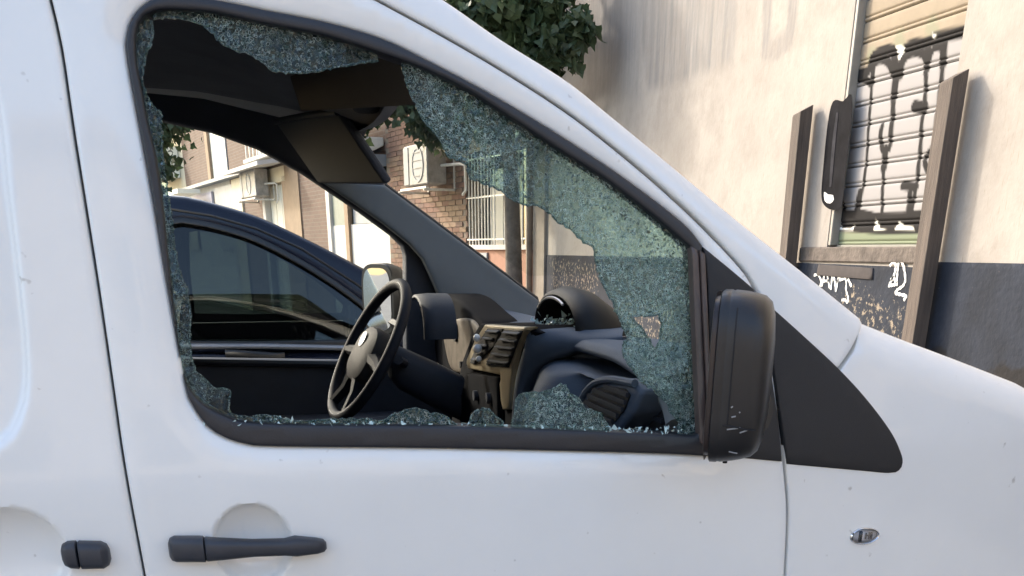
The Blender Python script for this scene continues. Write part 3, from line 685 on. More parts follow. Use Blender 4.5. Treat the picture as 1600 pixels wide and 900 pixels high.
for t in np.linspace(-.12, 1, 11):
    tt = max(t, 0); bulge = .010 * math.sin(math.pi * tt)
    rows.append([tuple(l + (q - l) * tt + np.array([-.006 - bulge * .6, -bulge - .004, 0]) + (np.array([.06, .05, -.002]) if t < 0 else 0)) for l, q in zip(L3, Q3)])
rows.append([tuple(np.array(r_) + np.array([.05, .05, -.006])) for r_ in rows[-1]])
MB().grid(rows).build('fascia', M['dash'], dash, sharp=80)
# passenger vents: a square one and a round cowl by the door
def vent(name, px, x, mt, nsl, rimpx, rr):
    P = np.array([onX(*p, x)[[1, 2]] for p in px])
    fr = panel(name, P, lambda y, z: x + 0 * y, mt, dash, spacing=.01, er=.008, depth=.12, plane='yz')
    c = P.mean(0); Q = c + (P - c) * .70
    gp_ = panel('vent_opening', Q, lambda y, z: x - .0025 + 0 * y, M['gap'], fr, spacing=.02, er=0, depth=.004, plane='yz')
    z0, z1 = Q[:, 1].min(), Q[:, 1].max()
    for k in range(nsl):
        z = z0 + (z1 - z0) * (k + .5) / nsl
        ys = []
        for i in range(len(Q)):
            a, b = Q[i], Q[(i + 1) % len(Q)]
            if (a[1] > z) != (b[1] > z): ys.append(a[0] + (b[0] - a[0]) * (z - a[1]) / (b[1] - a[1]))
        if len(ys) >= 2:
            MB().box(x - .008, x - .003, min(ys), max(ys), z - .0035, z + .0035).build('slat', M['dashdark'], fr, smooth=False)
    rim = [onX(*p, x - .002) for p in rimpx]
    MB().tube([tuple(q) for q in cr3(rim)], rr, 8).build('rim', mt, fr)
    return fr
def cr3(pts):
    P = np.array(pts); a = cr(P[:, [1, 2]], .008); return [(P[0, 0], y, z) for y, z in a]
vent('air_vent', [(930, 597), (955, 592), (992, 598), (1003, 612), (990, 645), (968, 672), (948, 672), (915, 645), (904, 632), (914, 612)], .215, M['dash'], 5, [(905, 634), (915, 613), (931, 598), (955, 593), (992, 599)], .006)
cw = [(948, 690), (950, 665), (960, 642), (976, 620), (998, 605), (1020, 602), (1038, 610), (1050, 632), (1057, 660), (1057, 692)]
vent('round_vent', cw, .262, M['trimgrey'], 4, [(950, 690), (952, 665), (963, 642), (978, 621), (999, 607), (1020, 604), (1037, 612), (1049, 633), (1056, 662)], .016)
# instrument hood, cluster, column
hoodl = []
for x, s_ in ((.085, .94), (.088, 1.0), (.12, 1.03), (.17, 1.02)):
    hoodl.append([(x, 1.40 + .135 * s_ * math.cos(a), 1.29 + .102 * s_ * abs(math.sin(a)) ** .7) for a in np.linspace(1.15, math.pi, 22)])
hi = [[(x, 1.40 + .125 * math.cos(a), 1.29 + .093 * abs(math.sin(a)) ** .7) for a in np.linspace(1.15, math.pi, 22)] for x in (.085, .17)]
mb = MB(); mb.grid(hoodl); mb.grid(hi); ih = mb.build('instrument_hood', M['dashdark'], van, sharp=70)
cl = np.array([onX(*p, .200)[[1, 2]] for p in ((692, 512), (706, 500), (728, 497), (742, 506), (746, 520), (738, 545), (732, 572), (718, 583), (703, 575), (695, 545))])
hs_ = np.array([onX(*p, .207)[[1, 2]] for p in ((662, 478), (672, 464), (692, 459), (712, 466), (735, 488), (752, 506), (752, 530), (740, 590), (690, 590), (676, 530))])
panel('binnacle', cr(hs_, .02, True), lambda y, z: .207 + 0 * y, M['console'], ih, spacing=.02, er=.015, depth=.08, plane='yz')
panel('instrument_cluster', cr(cl, .02, True), lambda y, z: .200 + 0 * y, mat('cluster_face', (.12, .10, .08), .65, spec=.2, var=.4, vscale=25), ih, spacing=.02, er=.008, depth=.05, plane='yz')
q = onX(710, 518, .195); MB().tube([(.194, q[1], q[2]), (.205, q[1], q[2])], .026, 20).build('dial', M['gap'], ih)
q = onX(720, 570, .195); MB().tube([(.192, q[1], q[2]), (.205, q[1], q[2])], .009, 12).build('trip_knob', M['gap'], ih)
MB().loft([[(x, 1.32 + a, z + b) for a, b in sup(0, 0, .06 * s, .055 * s, 3, 18)] for x, z, s in ((-.0, 1.235, .8), (.02, 1.22, 1), (.12, 1.17, 1.1), (.3, 1.08, 1.1))]).build('steering_column', M['dashdark'], van)
for sy in (-1, 1):
    MB().tube([(.03, 1.32 + sy * .06, 1.235), (.01, 1.32 + sy * .14, 1.25), (.0, 1.32 + sy * .18, 1.255)], [.012, .009, .011], 8).build('column_stalk', M['dashdark'], van)

# ---- steering wheel
wc = np.array([-.055, 1.31, 1.262]); uu = np.array([.51, 0, .86]); vv_ = np.array([0, 1., 0]); vv_ = np.array([-.86 * .13, .985, .51 * .13]); vv_ /= np.linalg.norm(vv_); nn = np.cross(uu, vv_); nn *= -np.sign(nn[0])
def wp(a, r, h=0): return wc + (uu * math.cos(a) + vv_ * math.sin(a)) * r + nn * h
A64 = [2 * math.pi * k / 64 for k in range(64)]
sw = MB().tube([wp(a, .183) for a in A64], .0138, 12, closed=True).build('steering_wheel', M['leather'], van)
MB().tube([wp(a, (.1825), .0105) for a in A64], .0032, 8, closed=True).build('rim_inlay', M['silver'], sw)
hub = MB().loft([[tuple(wc + uu * (b - .012) + vv_ * a + nn * h) for a, b in sup(0, 0, .085 * s, .075 * s, 2.8, 28)] for h, s in ((-.05, .8), (-.03, 1), (0, 1), (.012, .93), (.02, .75), (.024, .3))]).build('hub_pad', M['pad'], sw)
for a in (math.pi / 2 + .15, -math.pi / 2 - .15, math.pi - .45, math.pi + .45):
    MB().tube([wp(a, .06, -.005), wp(a, .12, -.008), wp(a, .178, 0)], [.024, .016, .013], 8).build('spoke', M['leather'], sw)
MB().tube([wp(0, .02, .0255), wp(0, .02, .0262)], .02, 18).build('badge_disc', M['silver'], hub)
# small white figure hung on the centre vent
fg = root('vent_charm', tuple(onX(744, 565, .15)))
tag(fg, 'small white figurine clipped to the slats of the centre air vent', 'figurine')
def ball(c, r, sx=1): return [[(c[0] + r * math.sin(p) * math.cos(t) * sx, c[1] + r * math.sin(p) * math.sin(t), c[2] + r * math.cos(p)) for t in np.linspace(0, 2 * math.pi, 14, endpoint=False)] for p in np.linspace(.15, math.pi - .15, 9)]
qs = [onX(745, 528, .155), onX(746, 545, .155), onX(748, 561, .155)]
MB().loft(ball(qs[0], .0085)).build('head', M['white'], fg); MB().loft(ball(qs[1], .0105)).build('body', M['white'], fg); MB().loft(ball(qs[2], .007)).build('foot', M['white'], fg)
q = qs[1]; MB().tube([(q[0], q[1], q[2]), (.172, q[1], q[2])], .002, 6).build('clip', M['gap'], fg)

# ================================================================ GROUND
M['asphalt'] = mat('asphalt', (.16, .152, .14), .9, var=.25, vscale=3, bump=.4, bscale=180)
M['paving'] = mat('paving', (.26, .245, .225), .85, var=.2, vscale=4, bump=.2, bscale=90)
tag(MB().box(-150, 150, -150, 150, -.2, 0).build('road', M['asphalt'], smooth=False), kind='structure')
WX = 3.3
kerb = MB(); kerb.box(2.0, 2.15, -12, 40, 0.0, .12, .015)
tag(kerb.build('kerb', mat('kerb_stone', (.3, .29, .27), .8, var=.2), smooth=False), kind='structure')
tag(MB().box(2.15, WX + .02, -12, 11.4, .0, .116).build('pavement', M['paving'], smooth=False), kind='structure')

# ================================================================ WHITE RENDERED BUILDING ON THE RIGHT
bld = root('rendered_building', (WX + 3, 4.5, 0))
tag(bld, 'tall building with stained cream rendered wall and dark grey base beside the van', 'building')
def wyz(px, py, x=WX): q = onX(px, py, x); return np.array([q[1], q[2]])
def WP(pts, x=WX): return np.array([wyz(*p, x) for p in pts])
oy0, oy1 = wyz(1507, 40)[0], wyz(1302, 300)[0]          # opening: right and left side in the photo
oy0 = min(oy0, wyz(1446, 380)[0]); ozb = wyz(1380, 386)[1]; ozt = 3.7
opening = [(oy0, ozb), (oy1, ozb), (oy1, ozt), (oy0, ozt)]
letters = WP([(1000, -40), (1002, 60), (1012, 140), (1040, 135), (1145, 100), (1150, 40), (1152, -40)])
drips = WP([(905, -60), (900, 70), (930, 150), (1000, 150), (1000, -60)])
ring = WP([(1200, -40), (1198, 40), (1197, 78), (1215, 76), (1232, 62), (1238, 30), (1240, -40)])
band = WP([(930, 150), (1000, 135), (1060, 112), (1145, 92), (1225, 70)])
def wall_stain(y, z):
    p = np.stack([y, z], 1)
    d1 = dist(p, letters) * np.where(inpoly(p, letters), 1, -1)
    a = sstep(d1 / .12 + .5)
    d2 = dist(p, drips) * np.where(inpoly(p, drips), 1, -1)
    b = .6 * sstep(d2 / .3 + .5)
    c = .75 * (1 - sstep((dist(p, ring, False) - .05) / .03))
    streak = .72 + .28 * np.sin(y * 31 + 2 * np.sin(y * 7.3)) * np.sin(y * 13.7 + 1)
    return np.clip(np.maximum(np.maximum(a, b) * streak, c * .95), 0, 1)
def render_mat():
    m = mat('stained_render', (.315, .29, .258), .9, var=.12, vscale=1.2, bump=.25, bscale=25)
    nt = m.node_tree; N = nt.nodes; L = nt.links; b = N['Principled BSDF']
    src = b.inputs['Base Color'].links[0].from_socket
    at = N.new('ShaderNodeAttribute'); at.attribute_name = 'stain'
    tc = N.new('ShaderNodeTexCoord')
    mp = N.new('ShaderNodeMapping'); mp.inputs['Scale'].default_value = (1, 9, .7); L.new(tc.outputs['Object'], mp.inputs[0])
    n = N.new('ShaderNodeTexNoise'); n.inputs['Scale'].default_value = 2.2; n.inputs['Detail'].default_value = 8; n.inputs['Roughness'].default_value = .7; L.new(mp.outputs[0], n.inputs['Vector'])
    r = N.new('ShaderNodeMapRange'); r.inputs[1].default_value = .25; r.inputs[2].default_value = .6; L.new(n.outputs[0], r.inputs[0])
    mu = N.new('ShaderNodeMath'); mu.operation = 'MULTIPLY'; L.new(at.outputs['Fac'], mu.inputs[0]); L.new(r.outputs[0], mu.inputs[1])
    m2 = N.new('ShaderNodeMath'); m2.operation = 'MULTIPLY'; m2.inputs[1].default_value = 1.0; L.new(mu.outputs[0], m2.inputs[0])
    mx = N.new('ShaderNodeMix'); mx.data_type = 'RGBA'; mx.inputs[7].default_value = (.16, .16, .16, 1)
    L.new(m2.outputs[0], mx.inputs[0]); L.new(src, mx.inputs[6])
    # ochre and brown patches of old plaster, small knocks
    n3 = N.new('ShaderNodeTexNoise'); n3.inputs['Scale'].default_value = 3.2; n3.inputs['Detail'].default_value = 10; n3.inputs['Roughness'].default_value = .75; L.new(tc.outputs['Object'], n3.inputs['Vector'])
    r3 = N.new('ShaderNodeMapRange'); r3.inputs[1].default_value = .46; r3.inputs[2].default_value = .72; r3.inputs[4].default_value = .75; L.new(n3.outputs[0], r3.inputs[0])
    mx3 = N.new('ShaderNodeMix'); mx3.data_type = 'RGBA'; mx3.inputs[7].default_value = (.23, .205, .18, 1)
    L.new(r3.outputs[0], mx3.inputs[0]); L.new(mx.outputs[2], mx3.inputs[6])
    n4 = N.new('ShaderNodeTexNoise'); n4.inputs['Scale'].default_value = 22; n4.inputs['Detail'].default_value = 3; L.new(mp.outputs[0], n4.inputs['Vector'])
    r4 = N.new('ShaderNodeMapRange'); r4.inputs[1].default_value = .63; r4.inputs[2].default_value = .72; r4.inputs[4].default_value = .6; L.new(n4.outputs[0], r4.inputs[0])
    mx4 = N.new('ShaderNodeMix'); mx4.data_type = 'RGBA'; mx4.inputs[7].default_value = (.2, .16, .12, 1)
    L.new(r4.outputs[0], mx4.inputs[0]); L.new(mx3.outputs[2], mx4.inputs[6])
    L.new(mx4.outputs[2], b.inputs['Base Color'])
    return m
M['render'] = render_mat()
wz = wyz(1560, 411)[1]
panel('wall', [(-3, wz - .05), (11.45, wz - .05), (11.45, 7.5), (-3, 7.5)], lambda y, z: WX + 0 * y, M['render'], bld, [opening], spacing=.06, er=0, depth=.14, plane='yz',
      zone=[(((3.0, 1.6), (11.4, 4.2)), .03)], attr={'stain': wall_stain})
MB().box(WX + .135, WX + 6, -2.98, 11.43, 0, 7.45).build('building_core', M['gap'], bld, smooth=False)
# dark base course, patchy
def base_mat():
    m = mat('grey_base_render', (.022, .027, .038), .85, spec=.2, var=.35, vscale=3, bump=.5, bscale=30)
    nt = m.node_tree; N = nt.nodes; L = nt.links; b = N['Principled BSDF']
    src = b.inputs['Base Color'].links[0].from_socket; tc = N.new('ShaderNodeTexCoord')
    at = N.new('ShaderNodeAttribute'); at.attribute_name = 'wear'
    n = N.new('ShaderNodeTexNoise'); n.inputs['Scale'].default_value = 24; n.inputs['Detail'].default_value = 8; n.inputs['Roughness'].default_value = .7; L.new(tc.outputs['Object'], n.inputs['Vector'])
    ad = N.new('ShaderNodeMath'); ad.operation = 'MULTIPLY_ADD'; ad.inputs[1].default_value = .15; L.new(at.outputs['Fac'], ad.inputs[0]); L.new(n.outputs[0], ad.inputs[2])
    r = N.new('ShaderNodeMapRange'); r.inputs[1].default_value = .69; r.inputs[2].default_value = .74; L.new(ad.outputs[0], r.inputs[0])
    mx = N.new('ShaderNodeMix'); mx.data_type = 'RGBA'; mx.inputs[7].default_value = (.27, .225, .17, 1); L.new(r.outputs[0], mx.inputs[0]); L.new(src, mx.inputs[6])
    n2 = N.new('ShaderNodeTexNoise'); n2.inputs['Scale'].default_value = 5; n2.inputs['Detail'].default_value = 7; L.new(tc.outputs['Object'], n2.inputs['Vector'])
    a2 = N.new('ShaderNodeAttribute'); a2.attribute_name = 'soot'
    m3 = N.new('ShaderNodeMath'); m3.operation = 'MULTIPLY_ADD'; m3.inputs[1].default_value = .35; L.new(a2.outputs['Fac'], m3.inputs[0]); L.new(n2.outputs[0], m3.inputs[2])
    r2 = N.new('ShaderNodeMapRange'); r2.inputs[1].default_value = .72; r2.inputs[2].default_value = .80; r2.inputs[4].default_value = .9; L.new(m3.outputs[0], r2.inputs[0])
    mx2 = N.new('ShaderNodeMix'); mx2.data_type = 'RGBA'; mx2.inputs[7].default_value = (.018, .017, .017, 1); L.new(r2.outputs[0], mx2.inputs[0]); L.new(mx.outputs[2], mx2.inputs[6])
    L.new(mx2.outputs[2], b.inputs['Base Color'])
    return m
worn = WP([(1340, 440), (1300, 470), (1330, 540), (1430, 600), (1440, 500), (1400, 470)])
worn3 = WP([(965, 470), (965, 560), (1060, 560), (1060, 470)])
worn2 = WP([(860, 400), (865, 470), (930, 470), (950, 410)])
def wear(y, z):
    p = np.stack([y, z], 1); o = np.zeros(len(y))
    for w_ in (worn, worn2, worn3):
        d = dist(p, w_) * np.where(inpoly(p, w_), 1, -1); o = np.maximum(o, sstep(d / .2 + .6))
    return o
def soot(y, z): return sstep((1.12 - z) / .25) * sstep((4.4 - y) / .8)
M['base'] = base_mat()
panel('base_course', [(-3, 0), (11.46, 0), (11.46, wz), (oy1 + .45, wz), (oy1 + .4, wz - .02), (oy0 - .02, wz - .03), (oy0 - .08, wz), (-3, wz)], lambda y, z: WX - .012 + 0 * y, M['base'], bld, spacing=.06, er=.003, depth=.02, plane='yz',
      zone=[(((2.3, .5), (5.6, 1.48)), .025)], attr={'wear': wear, 'soot': soot})
# stone sill under the shutter, and the block below it
M['stone'] = mat('rough_stone', (.11, .092, .078), .95, var=.45, vscale=9, bump=.9, bscale=30)
MB().box(WX - .018, WX + .13, oy0 - .05, oy1 + .32, wz - .012, ozb + .002, .008).build('window_sill', M['stone'], bld, sharp=30)
bp = WP([(1283, 413), (1368, 419), (1367, 437), (1280, 430)])
panel('patch_plate', bp, lambda y, z: WX - .022 + 0 * y, mat('dark_brown_patch', (.05, .043, .042), .9, var=.3), bld, spacing=.04, er=.003, depth=.012, plane='yz')
# metal guide at the far side of the opening
MB().box(WX + .004, WX + .1, oy1 - .032, oy1 - .002, ozb + .01, ozt, .004).build('shutter_guide', mat('pale_guide', (.30, .28, .24), .6, var=.15), bld)
# roller shutter: one slat after another, painted over
sx = WX + .06
def SP(pts): return WP(pts, sx)
fill = SP([(1322, 130), (1332, 118), (1358, 111), (1363, 95), (1385, 83), (1395, 86), (1404, 98), (1412, 84), (1420, 74), (1450, 67), (1462, 60), (1515, 46), (1470, 335), (1400, 337), (1300, 336)])
strokes = [([(1326, 140), (1336, 128), (1352, 124), (1362, 132)], 6), ([(1364, 128), (1367, 102), (1378, 93), (1390, 98), (1398, 118)], 7), ([(1408, 118), (1414, 94), (1428, 82), (1444, 84), (1450, 96)], 7), ([(1454, 92), (1460, 76), (1472, 74), (1477, 86)], 6), ([(1322, 132), (1335, 119), (1358, 111), (1363, 93), (1374, 83), (1395, 79), (1400, 96), (1406, 98), (1413, 80), (1426, 71), (1450, 67), (1464, 60), (1515, 47)], 9),
           ([(1323, 130), (1318, 180), (1313, 250), (1307, 300), (1304, 336)], 8), ([(1364, 112), (1361, 160), (1356, 235), (1350, 290), (1342, 332)], 4.5),
           ([(1403, 100), (1400, 125), (1397, 150)], 10), ([(1397, 150), (1396, 180), (1393, 212)], 7), ([(1393, 212), (1390, 232), (1380, 234), (1377, 212), (1380, 197)], 6),
           ([(1384, 234), (1382, 262)], 9), ([(1382, 262), (1379, 330)], 5), ([(1452, 72), (1448, 110)], 8), ([(1448, 110), (1446, 160), (1442, 190), (1438, 240), (1433, 290), (1424, 332)], 5.5),
           ([(1430, 166), (1446, 168)], 9), ([(1412, 290), (1433, 292)], 7), ([(1478, 62), (1474, 100)], 9), ([(1474, 100), (1468, 160), (1461, 220), (1454, 270)], 6), ([(1300, 334), (1345, 333), (1375, 339), (1410, 337), (1470, 330)], 6),
           ([(1455, 235), (1446, 250), (1452, 270)], 6), ([(1310, 305), (1318, 330)], 10), ([(1345, 300), (1338, 330)], 7), ([(1424, 300), (1420, 330)], 7),
           ([(1304, 347), (1340, 347), (1372, 349), (1440, 347), (1470, 343)], 17)]
strokes = [(cr(SP(p), .02) if len(p) > 2 else SP(p), w_ * .0036 * .95) for p, w_ in strokes]
notch = [SP(q) for q in ([(1310, 338), (1316, 356), (1330, 357), (1336, 350), (1334, 360), (1306, 360)], [(1369, 342), (1376, 356), (1390, 360), (1366, 360)], [(1406, 345), (1412, 352), (1428, 354), (1430, 360), (1398, 360)], [(1402, 78), (1406, 96), (1413, 82), (1414, 72), (1400, 72)], [(1458, 52), (1458, 62), (1466, 56)])]
green = SP([(1296, 363), (1445, 360), (1450, 392), (1290, 392)])
gdots = SP([(1330, 90), (1362, 86), (1405, 60), (1408, 72), (1455, 40), (1460, 52)])
def g_fill(y, z):
    p = np.stack([y, z], 1); d = dist(p, fill) * np.where(inpoly(p, fill), 1, -1); return sstep(d / .012 + .5)
def g_black(y, z):
    p = np.stack([y, z], 1); o = np.zeros(len(y))
    for l, r in strokes:
        o = np.maximum(o, 1 - sstep((dist(p, l, False) - r) / .010 + .5))
    for q in notch:
        o = np.minimum(o, 1 - sstep((dist(p, q) * np.where(inpoly(p, q), 1, -1)) / .01 + .5))
    return o
def g_white(y, z):
    p = np.stack([y, z], 1); o = np.zeros(len(y))
    for q in notch: o = np.maximum(o, sstep((dist(p, q) * np.where(inpoly(p, q), 1, -1)) / .01 + .5))
    return o
def g_green(y, z):
    p = np.stack([y, z], 1); o = sstep((dist(p, green) * np.where(inpoly(p, green), 1, -1)) / .02 + .5)
    for q in gdots: o = np.maximum(o, .5 * (1 - sstep((np.hypot(y - q[0], z - q[1]) - .02) / .05)))
    return o
def shutter_mat():
    m = mat('painted_shutter', (.27, .225, .165), .8, spec=.15, var=.10, vscale=5)
    nt = m.node_tree; N = nt.nodes; L = nt.links; b = N['Principled BSDF']; src = b.inputs['Base Color'].links[0].from_socket
    for an, c in (('paint_fill', (.29, .28, .275, 1)), ('paint_green', (.19, .22, .145, 1)), ('paint_white', (.78, .8, .76, 1)), ('paint_black', (.014, .0135, .014, 1))):
        at = N.new('ShaderNodeAttribute'); at.attribute_name = an; mx = N.new('ShaderNodeMix'); mx.data_type = 'RGBA'
        mx.inputs[7].default_value = c; L.new(at.outputs['Fac'], mx.inputs[0]); L.new(src, mx.inputs[6]); src = mx.outputs[2]
    L.new(src, b.inputs['Base Color']); return m
M['shutter'] = shutter_mat()
sh = root('roller_shutter', (sx, (oy0 + oy1) / 2, ozb))
tag(sh, 'closed roller shutter sprayed with black and white graffiti, set in the cream wall', 'shutter')
z = ozb + .012; pitch = .1095; k = 0
prof = [(.006, 0), (.002, .004), (-.003, .006), (-.005, .012), (-.003, .018), (.004, .0195), (.004, .0235), (-.003, .026), (-.0045, .036), (-.005, .062), (-.0045, .095), (-.002, .104), (.004, .1065), (.006, .1075)]
while z < ozt - .05:
    vis_ = z < 3.05
    ys = np.arange(oy0 + .002, oy1 - .026, .011 if vis_ else .4)
    rows = []; zz = []
    pf = prof if vis_ else prof[::3] + prof[-1:]
    if vis_:
        pf = [prof[0]]
        for a, b in zip(prof[:-1], prof[1:]):
            n_ = max(1, int((b[1] - a[1]) / .009)); pf += [(a[0] + (b[0] - a[0]) * j / n_, a[1] + (b[1] - a[1]) * j / n_) for j in range(1, n_ + 1)]
    rows = [[(sx + dx + .002 * math.sin(k * 2.1), y, z + dz) for y in ys] for dx, dz in pf]
    o = MB().grid(rows).build('slat', M['shutter'], sh, sharp=80)
    Va = np.array([v for r_ in rows for v in r_])
    for an, fn in (('paint_fill', g_fill), ('paint_black', g_black), ('paint_white', g_white), ('paint_green', g_green)):
        at = o.data.attributes.new(an, 'FLOAT', 'POINT'); at.data.foreach_set('value', fn(Va[:, 1], Va[:, 2]).astype(np.float32))
    z += pitch; k += 1
MB().box(sx - .012, sx + .01, oy0 + .002, oy1 - .034, ozb - .002, ozb + .014, .002).build('bottom_rail', mat('rail_grey', (.2, .2, .17), .6), sh)
# sprayed marks on the wall itself: thin flat paint
M['spray_black'] = mat('black_spray', (.012, .012, .014), .95, spec=.08, var=.4, vscale=10); M['spray_white'] = mat('white_spray', (.62, .63, .62), .7, var=.2, vscale=20)
M['spray_grey'] = mat('grey_spray', (.035, .035, .04), .95, spec=.08, var=.4, vscale=10)
def flat(name, px, off, mt, parent=bld, smooth_=True):
    P = WP(px, WX); P = cr(P, .03, True) if smooth_ else P
    return panel(name, P, lambda y, z: WX - off + 0 * y, mt, parent, spacing=.03, er=0, depth=0.0015, plane='yz')
let = flat('painted_letter', [(1299, 166), (1306, 156), (1318, 158), (1331, 148), (1330, 200), (1322, 260), (1316, 320), (1302, 328), (1288, 320), (1284, 302), (1288, 250), (1293, 200)], .003, M['spray_black'])
flat('painted_fill', [(1308, 176), (1311, 176), (1306, 230), (1300, 292), (1297, 292), (1301, 230)], .006, M['spray_grey'], let)
flat('painted_fill', [(1289, 300), (1295, 304), (1303, 305), (1304, 312), (1298, 318), (1290, 314)], .006, M['spray_white'], let)
def ribbon(name, lines, wpx, off, mt):
    V, F = [], []
    for l in lines:
        W_ = WP(l); P = np.concatenate([a + (b - a) * np.linspace(0, 1, 7)[:-1, None] for a, b in zip(W_[:-1], W_[1:])] + [W_[-1:]])
        for _ in range(2): P[1:-1] = (P[:-2] + 2 * P[1:-1] + P[2:]) / 4
        t = np.gradient(P, axis=0); t /= np.linalg.norm(t, axis=1)[:, None] + 1e-9
        nrm = np.stack([-t[:, 1], t[:, 0]], 1); n = len(V)
        for i, p in enumerate(P):
            hw = wpx * .0036 * .5 * (1 + .25 * math.sin(i * 1.7)); 
            for s in (-1, 1): q = p + nrm[i] * hw * s; V.append((WX - off, q[0], q[1]))
        F += [(n + 2 * i, n + 2 * i + 1, n + 2 * i + 3, n + 2 * i + 2) for i in range(len(P) - 1)]
    me = mesh_of(name, V, F, False)
    o = link(name, me, mt, bld); sm = o.modifiers.new('thick', 'SOLIDIFY'); sm.thickness = .0012; return o
# crop scale 3.913, origin (1220, 380)
tr_ = lambda L_: [[(1220 + x / 3.913, 380 + y / 3.913) for x, y in l] for l in L_]
ribbon('scrawled_word', tr_([[(215, 195), (255, 190), (300, 178)], [(243, 190), (262, 235), (250, 268)], [(262, 265), (278, 200), (292, 158), (300, 215), (312, 275)], [(272, 232), (308, 228)], [(318, 285), (326, 215), (330, 180), (345, 240), (350, 300), (362, 225), (370, 180)], [(358, 240), (380, 190), (400, 150), (415, 195), (445, 265)], [(372, 225), (425, 212)], [(415, 215), (412, 290), (425, 330), (422, 365), (405, 345), (385, 348)]]), 4.4, .0155, M['spray_white'])
ribbon('scrawled_number', tr_([[(680, 140), (700, 112), (718, 130), (712, 180), (690, 230), (672, 262), (700, 255), (728, 250)], [(735, 115), (752, 108), (768, 150), (778, 225), (762, 262), (725, 285), (712, 305), (740, 312), (785, 322), (765, 350)], [(735, 115), (728, 170), (722, 235)], [(685, 225), (705, 205), (715, 240)]]), 4.6, .0155, M['spray_white'])
# ---- two timber posts standing in front of the wall
M['timber'] = mat('weathered_timber', (.10, .08, .066), .85, var=.35, vscale=6, bump=.5, bscale=40)
def wood(m):
    nt = m.node_tree; N = nt.nodes; L = nt.links
    for n in list(N):
        if n.type == 'TEX_NOISE':
            tc = [q for q in N if q.type == 'TEX_COORD'][0]; mp = N.new('ShaderNodeMapping'); mp.inputs['Scale'].default_value = (6, 6, .35)
            L.new(tc.outputs['Object'], mp.inputs[0]); L.new(mp.outputs[0], n.inputs['Vector'])
wood(M['timber'])
def post(ptop, xa, xb, wy, label):
    q = onX(*ptop, xa); p = root('timber_post', ((xa + xb) / 2, q[1], .116))
    tag(p, label, 'post', 'timber posts in front of the wall')
    y1 = q[1]; zt = q[2]
    mb = MB(); rows = []
    for zz, cut in ((.116, 0), (.5, 0), (1., 0), (1.5, 0), (2.0, 0), (zt - .02, 0)):
        rows.append([(xa + .003 * math.sin(zz * 5), y1, zz), (xa, y1 - wy, zz), (xb, y1 - wy, zz), (xb, y1, zz)])
    rows.append([(xa, y1, zt - .008), (xa, y1 - wy, zt + .004), (xb, y1 - wy, zt + .045), (xb, y1, zt + .035)])
    mb.loft(rows); o = mb.build('shaft', M['timber'], p, smooth=False, bevel=.004)
    MB().box(xa - .012, xb + .012, y1 - wy - .012, y1 + .012, .116, .20, .004).build('shoe', mat('rusty_shoe', (.08, .05, .035), .8, var=.4), p)
post((1469, 127), WX - .125, WX - .04, .105, 'dark timber post in front of the graffiti shutter, the nearer of the two')
post((1239, 178), WX - .125, WX - .04, .10, 'dark timber post left of the shutter against bare cream wall')

# ================================================================ BRICK BUILDING FURTHER ALONG THE STREET
P0 = onX(855, 350, WX); FA = R(-26) + YAW
fd_ = np.array([math.sin(FA), math.cos(FA), 0]); fn_ = np.array([-fd_[1], fd_[0], 0])
def onF(px, py, o=0.):
    r = ray(px, py); t = ((P0 + fn_ * o - CAM) @ fn_) / (r @ fn_); p = CAM + r * t
    return np.array([(p - P0) @ fd_, p[2]])
bb = root('brick_building', (P0[0], P0[1], 0), math.atan2(fd_[1], fd_[0]))
tag(bb, 'brown brick apartment block with barred windows and pale doors beyond the windscreen', 'building')
def brick_mat(name, c1, c2, mo):
    m = mat(name, c1, .9, var=0); nt = m.node_tree; N = nt.nodes; L = nt.links; b = N['Principled BSDF']; tc = N.new('ShaderNodeTexCoord')
    mp = N.new('ShaderNodeMapping'); mp.inputs['Rotation'].default_value = (R(90), 0, 0); L.new(tc.outputs['Object'], mp.inputs[0])
    t = N.new('ShaderNodeTexBrick'); t.inputs['Scale'].default_value = 1; t.inputs['Brick Width'].default_value = .25; t.inputs['Row Height'].default_value = .072; t.inputs['Mortar Size'].default_value = .006
    t.inputs['Color1'].default_value = (*c1, 1); t.inputs['Color2'].default_value = (*c2, 1); t.inputs['Mortar'].default_value = (*mo, 1); L.new(mp.outputs[0], t.inputs['Vector'])
    n = N.new('ShaderNodeTexNoise'); n.inputs['Scale'].default_value = 2; n.inputs['Detail'].default_value = 6; L.new(tc.outputs['Object'], n.inputs['Vector'])
    mx = N.new('ShaderNodeMix'); mx.data_type = 'RGBA'; mx.blend_type = 'MULTIPLY'; mx.inputs[0].default_value = .6
    cr_ = N.new('ShaderNodeMapRange'); cr_.inputs[3].default_value = .55; cr_.inputs[4].default_value = 1.3; L.new(n.outputs[0], cr_.inputs[0])
    L.new(t.outputs[0], mx.inputs[6]); L.new(cr_.outputs[0], mx.inputs[7]); L.new(mx.outputs[2], b.inputs['Base Color'])
    bp = N.new('ShaderNodeBump'); bp.inputs['Strength'].default_value = .6; bp.inputs['Distance'].default_value = .006; bp.invert = True
    L.new(t.outputs['Fac'], bp.inputs['Height']); L.new(bp.outputs[0], b.inputs['Normal']); return m
M['brick'] = brick_mat('brown_brick', (.165, .10, .072), (.135, .084, .062), (.19, .155, .125))
M['mortar'] = mat('mortar', (.19, .155, .12), .95, var=.2, vscale=5)
M['b1'] = mat('brick_ochre', (.215, .14, .09), .9, var=.25, vscale=4); M['b2'] = mat('brick_rust', (.18, .10, .068), .9, var=.25, vscale=4)
M['b3'] = mat('brick_brown', (.145, .09, .066), .9, var=.25, vscale=4); M['b4'] = mat('brick_tan', (.25, .175, .115), .9, var=.25, vscale=4)
M['orange'] = mat('orange_tile', (.33, .165, .105), .8, var=.15, vscale=6); M['cream'] = mat('cream_paint', (.66, .58, .42), .8, var=.1, vscale=3)
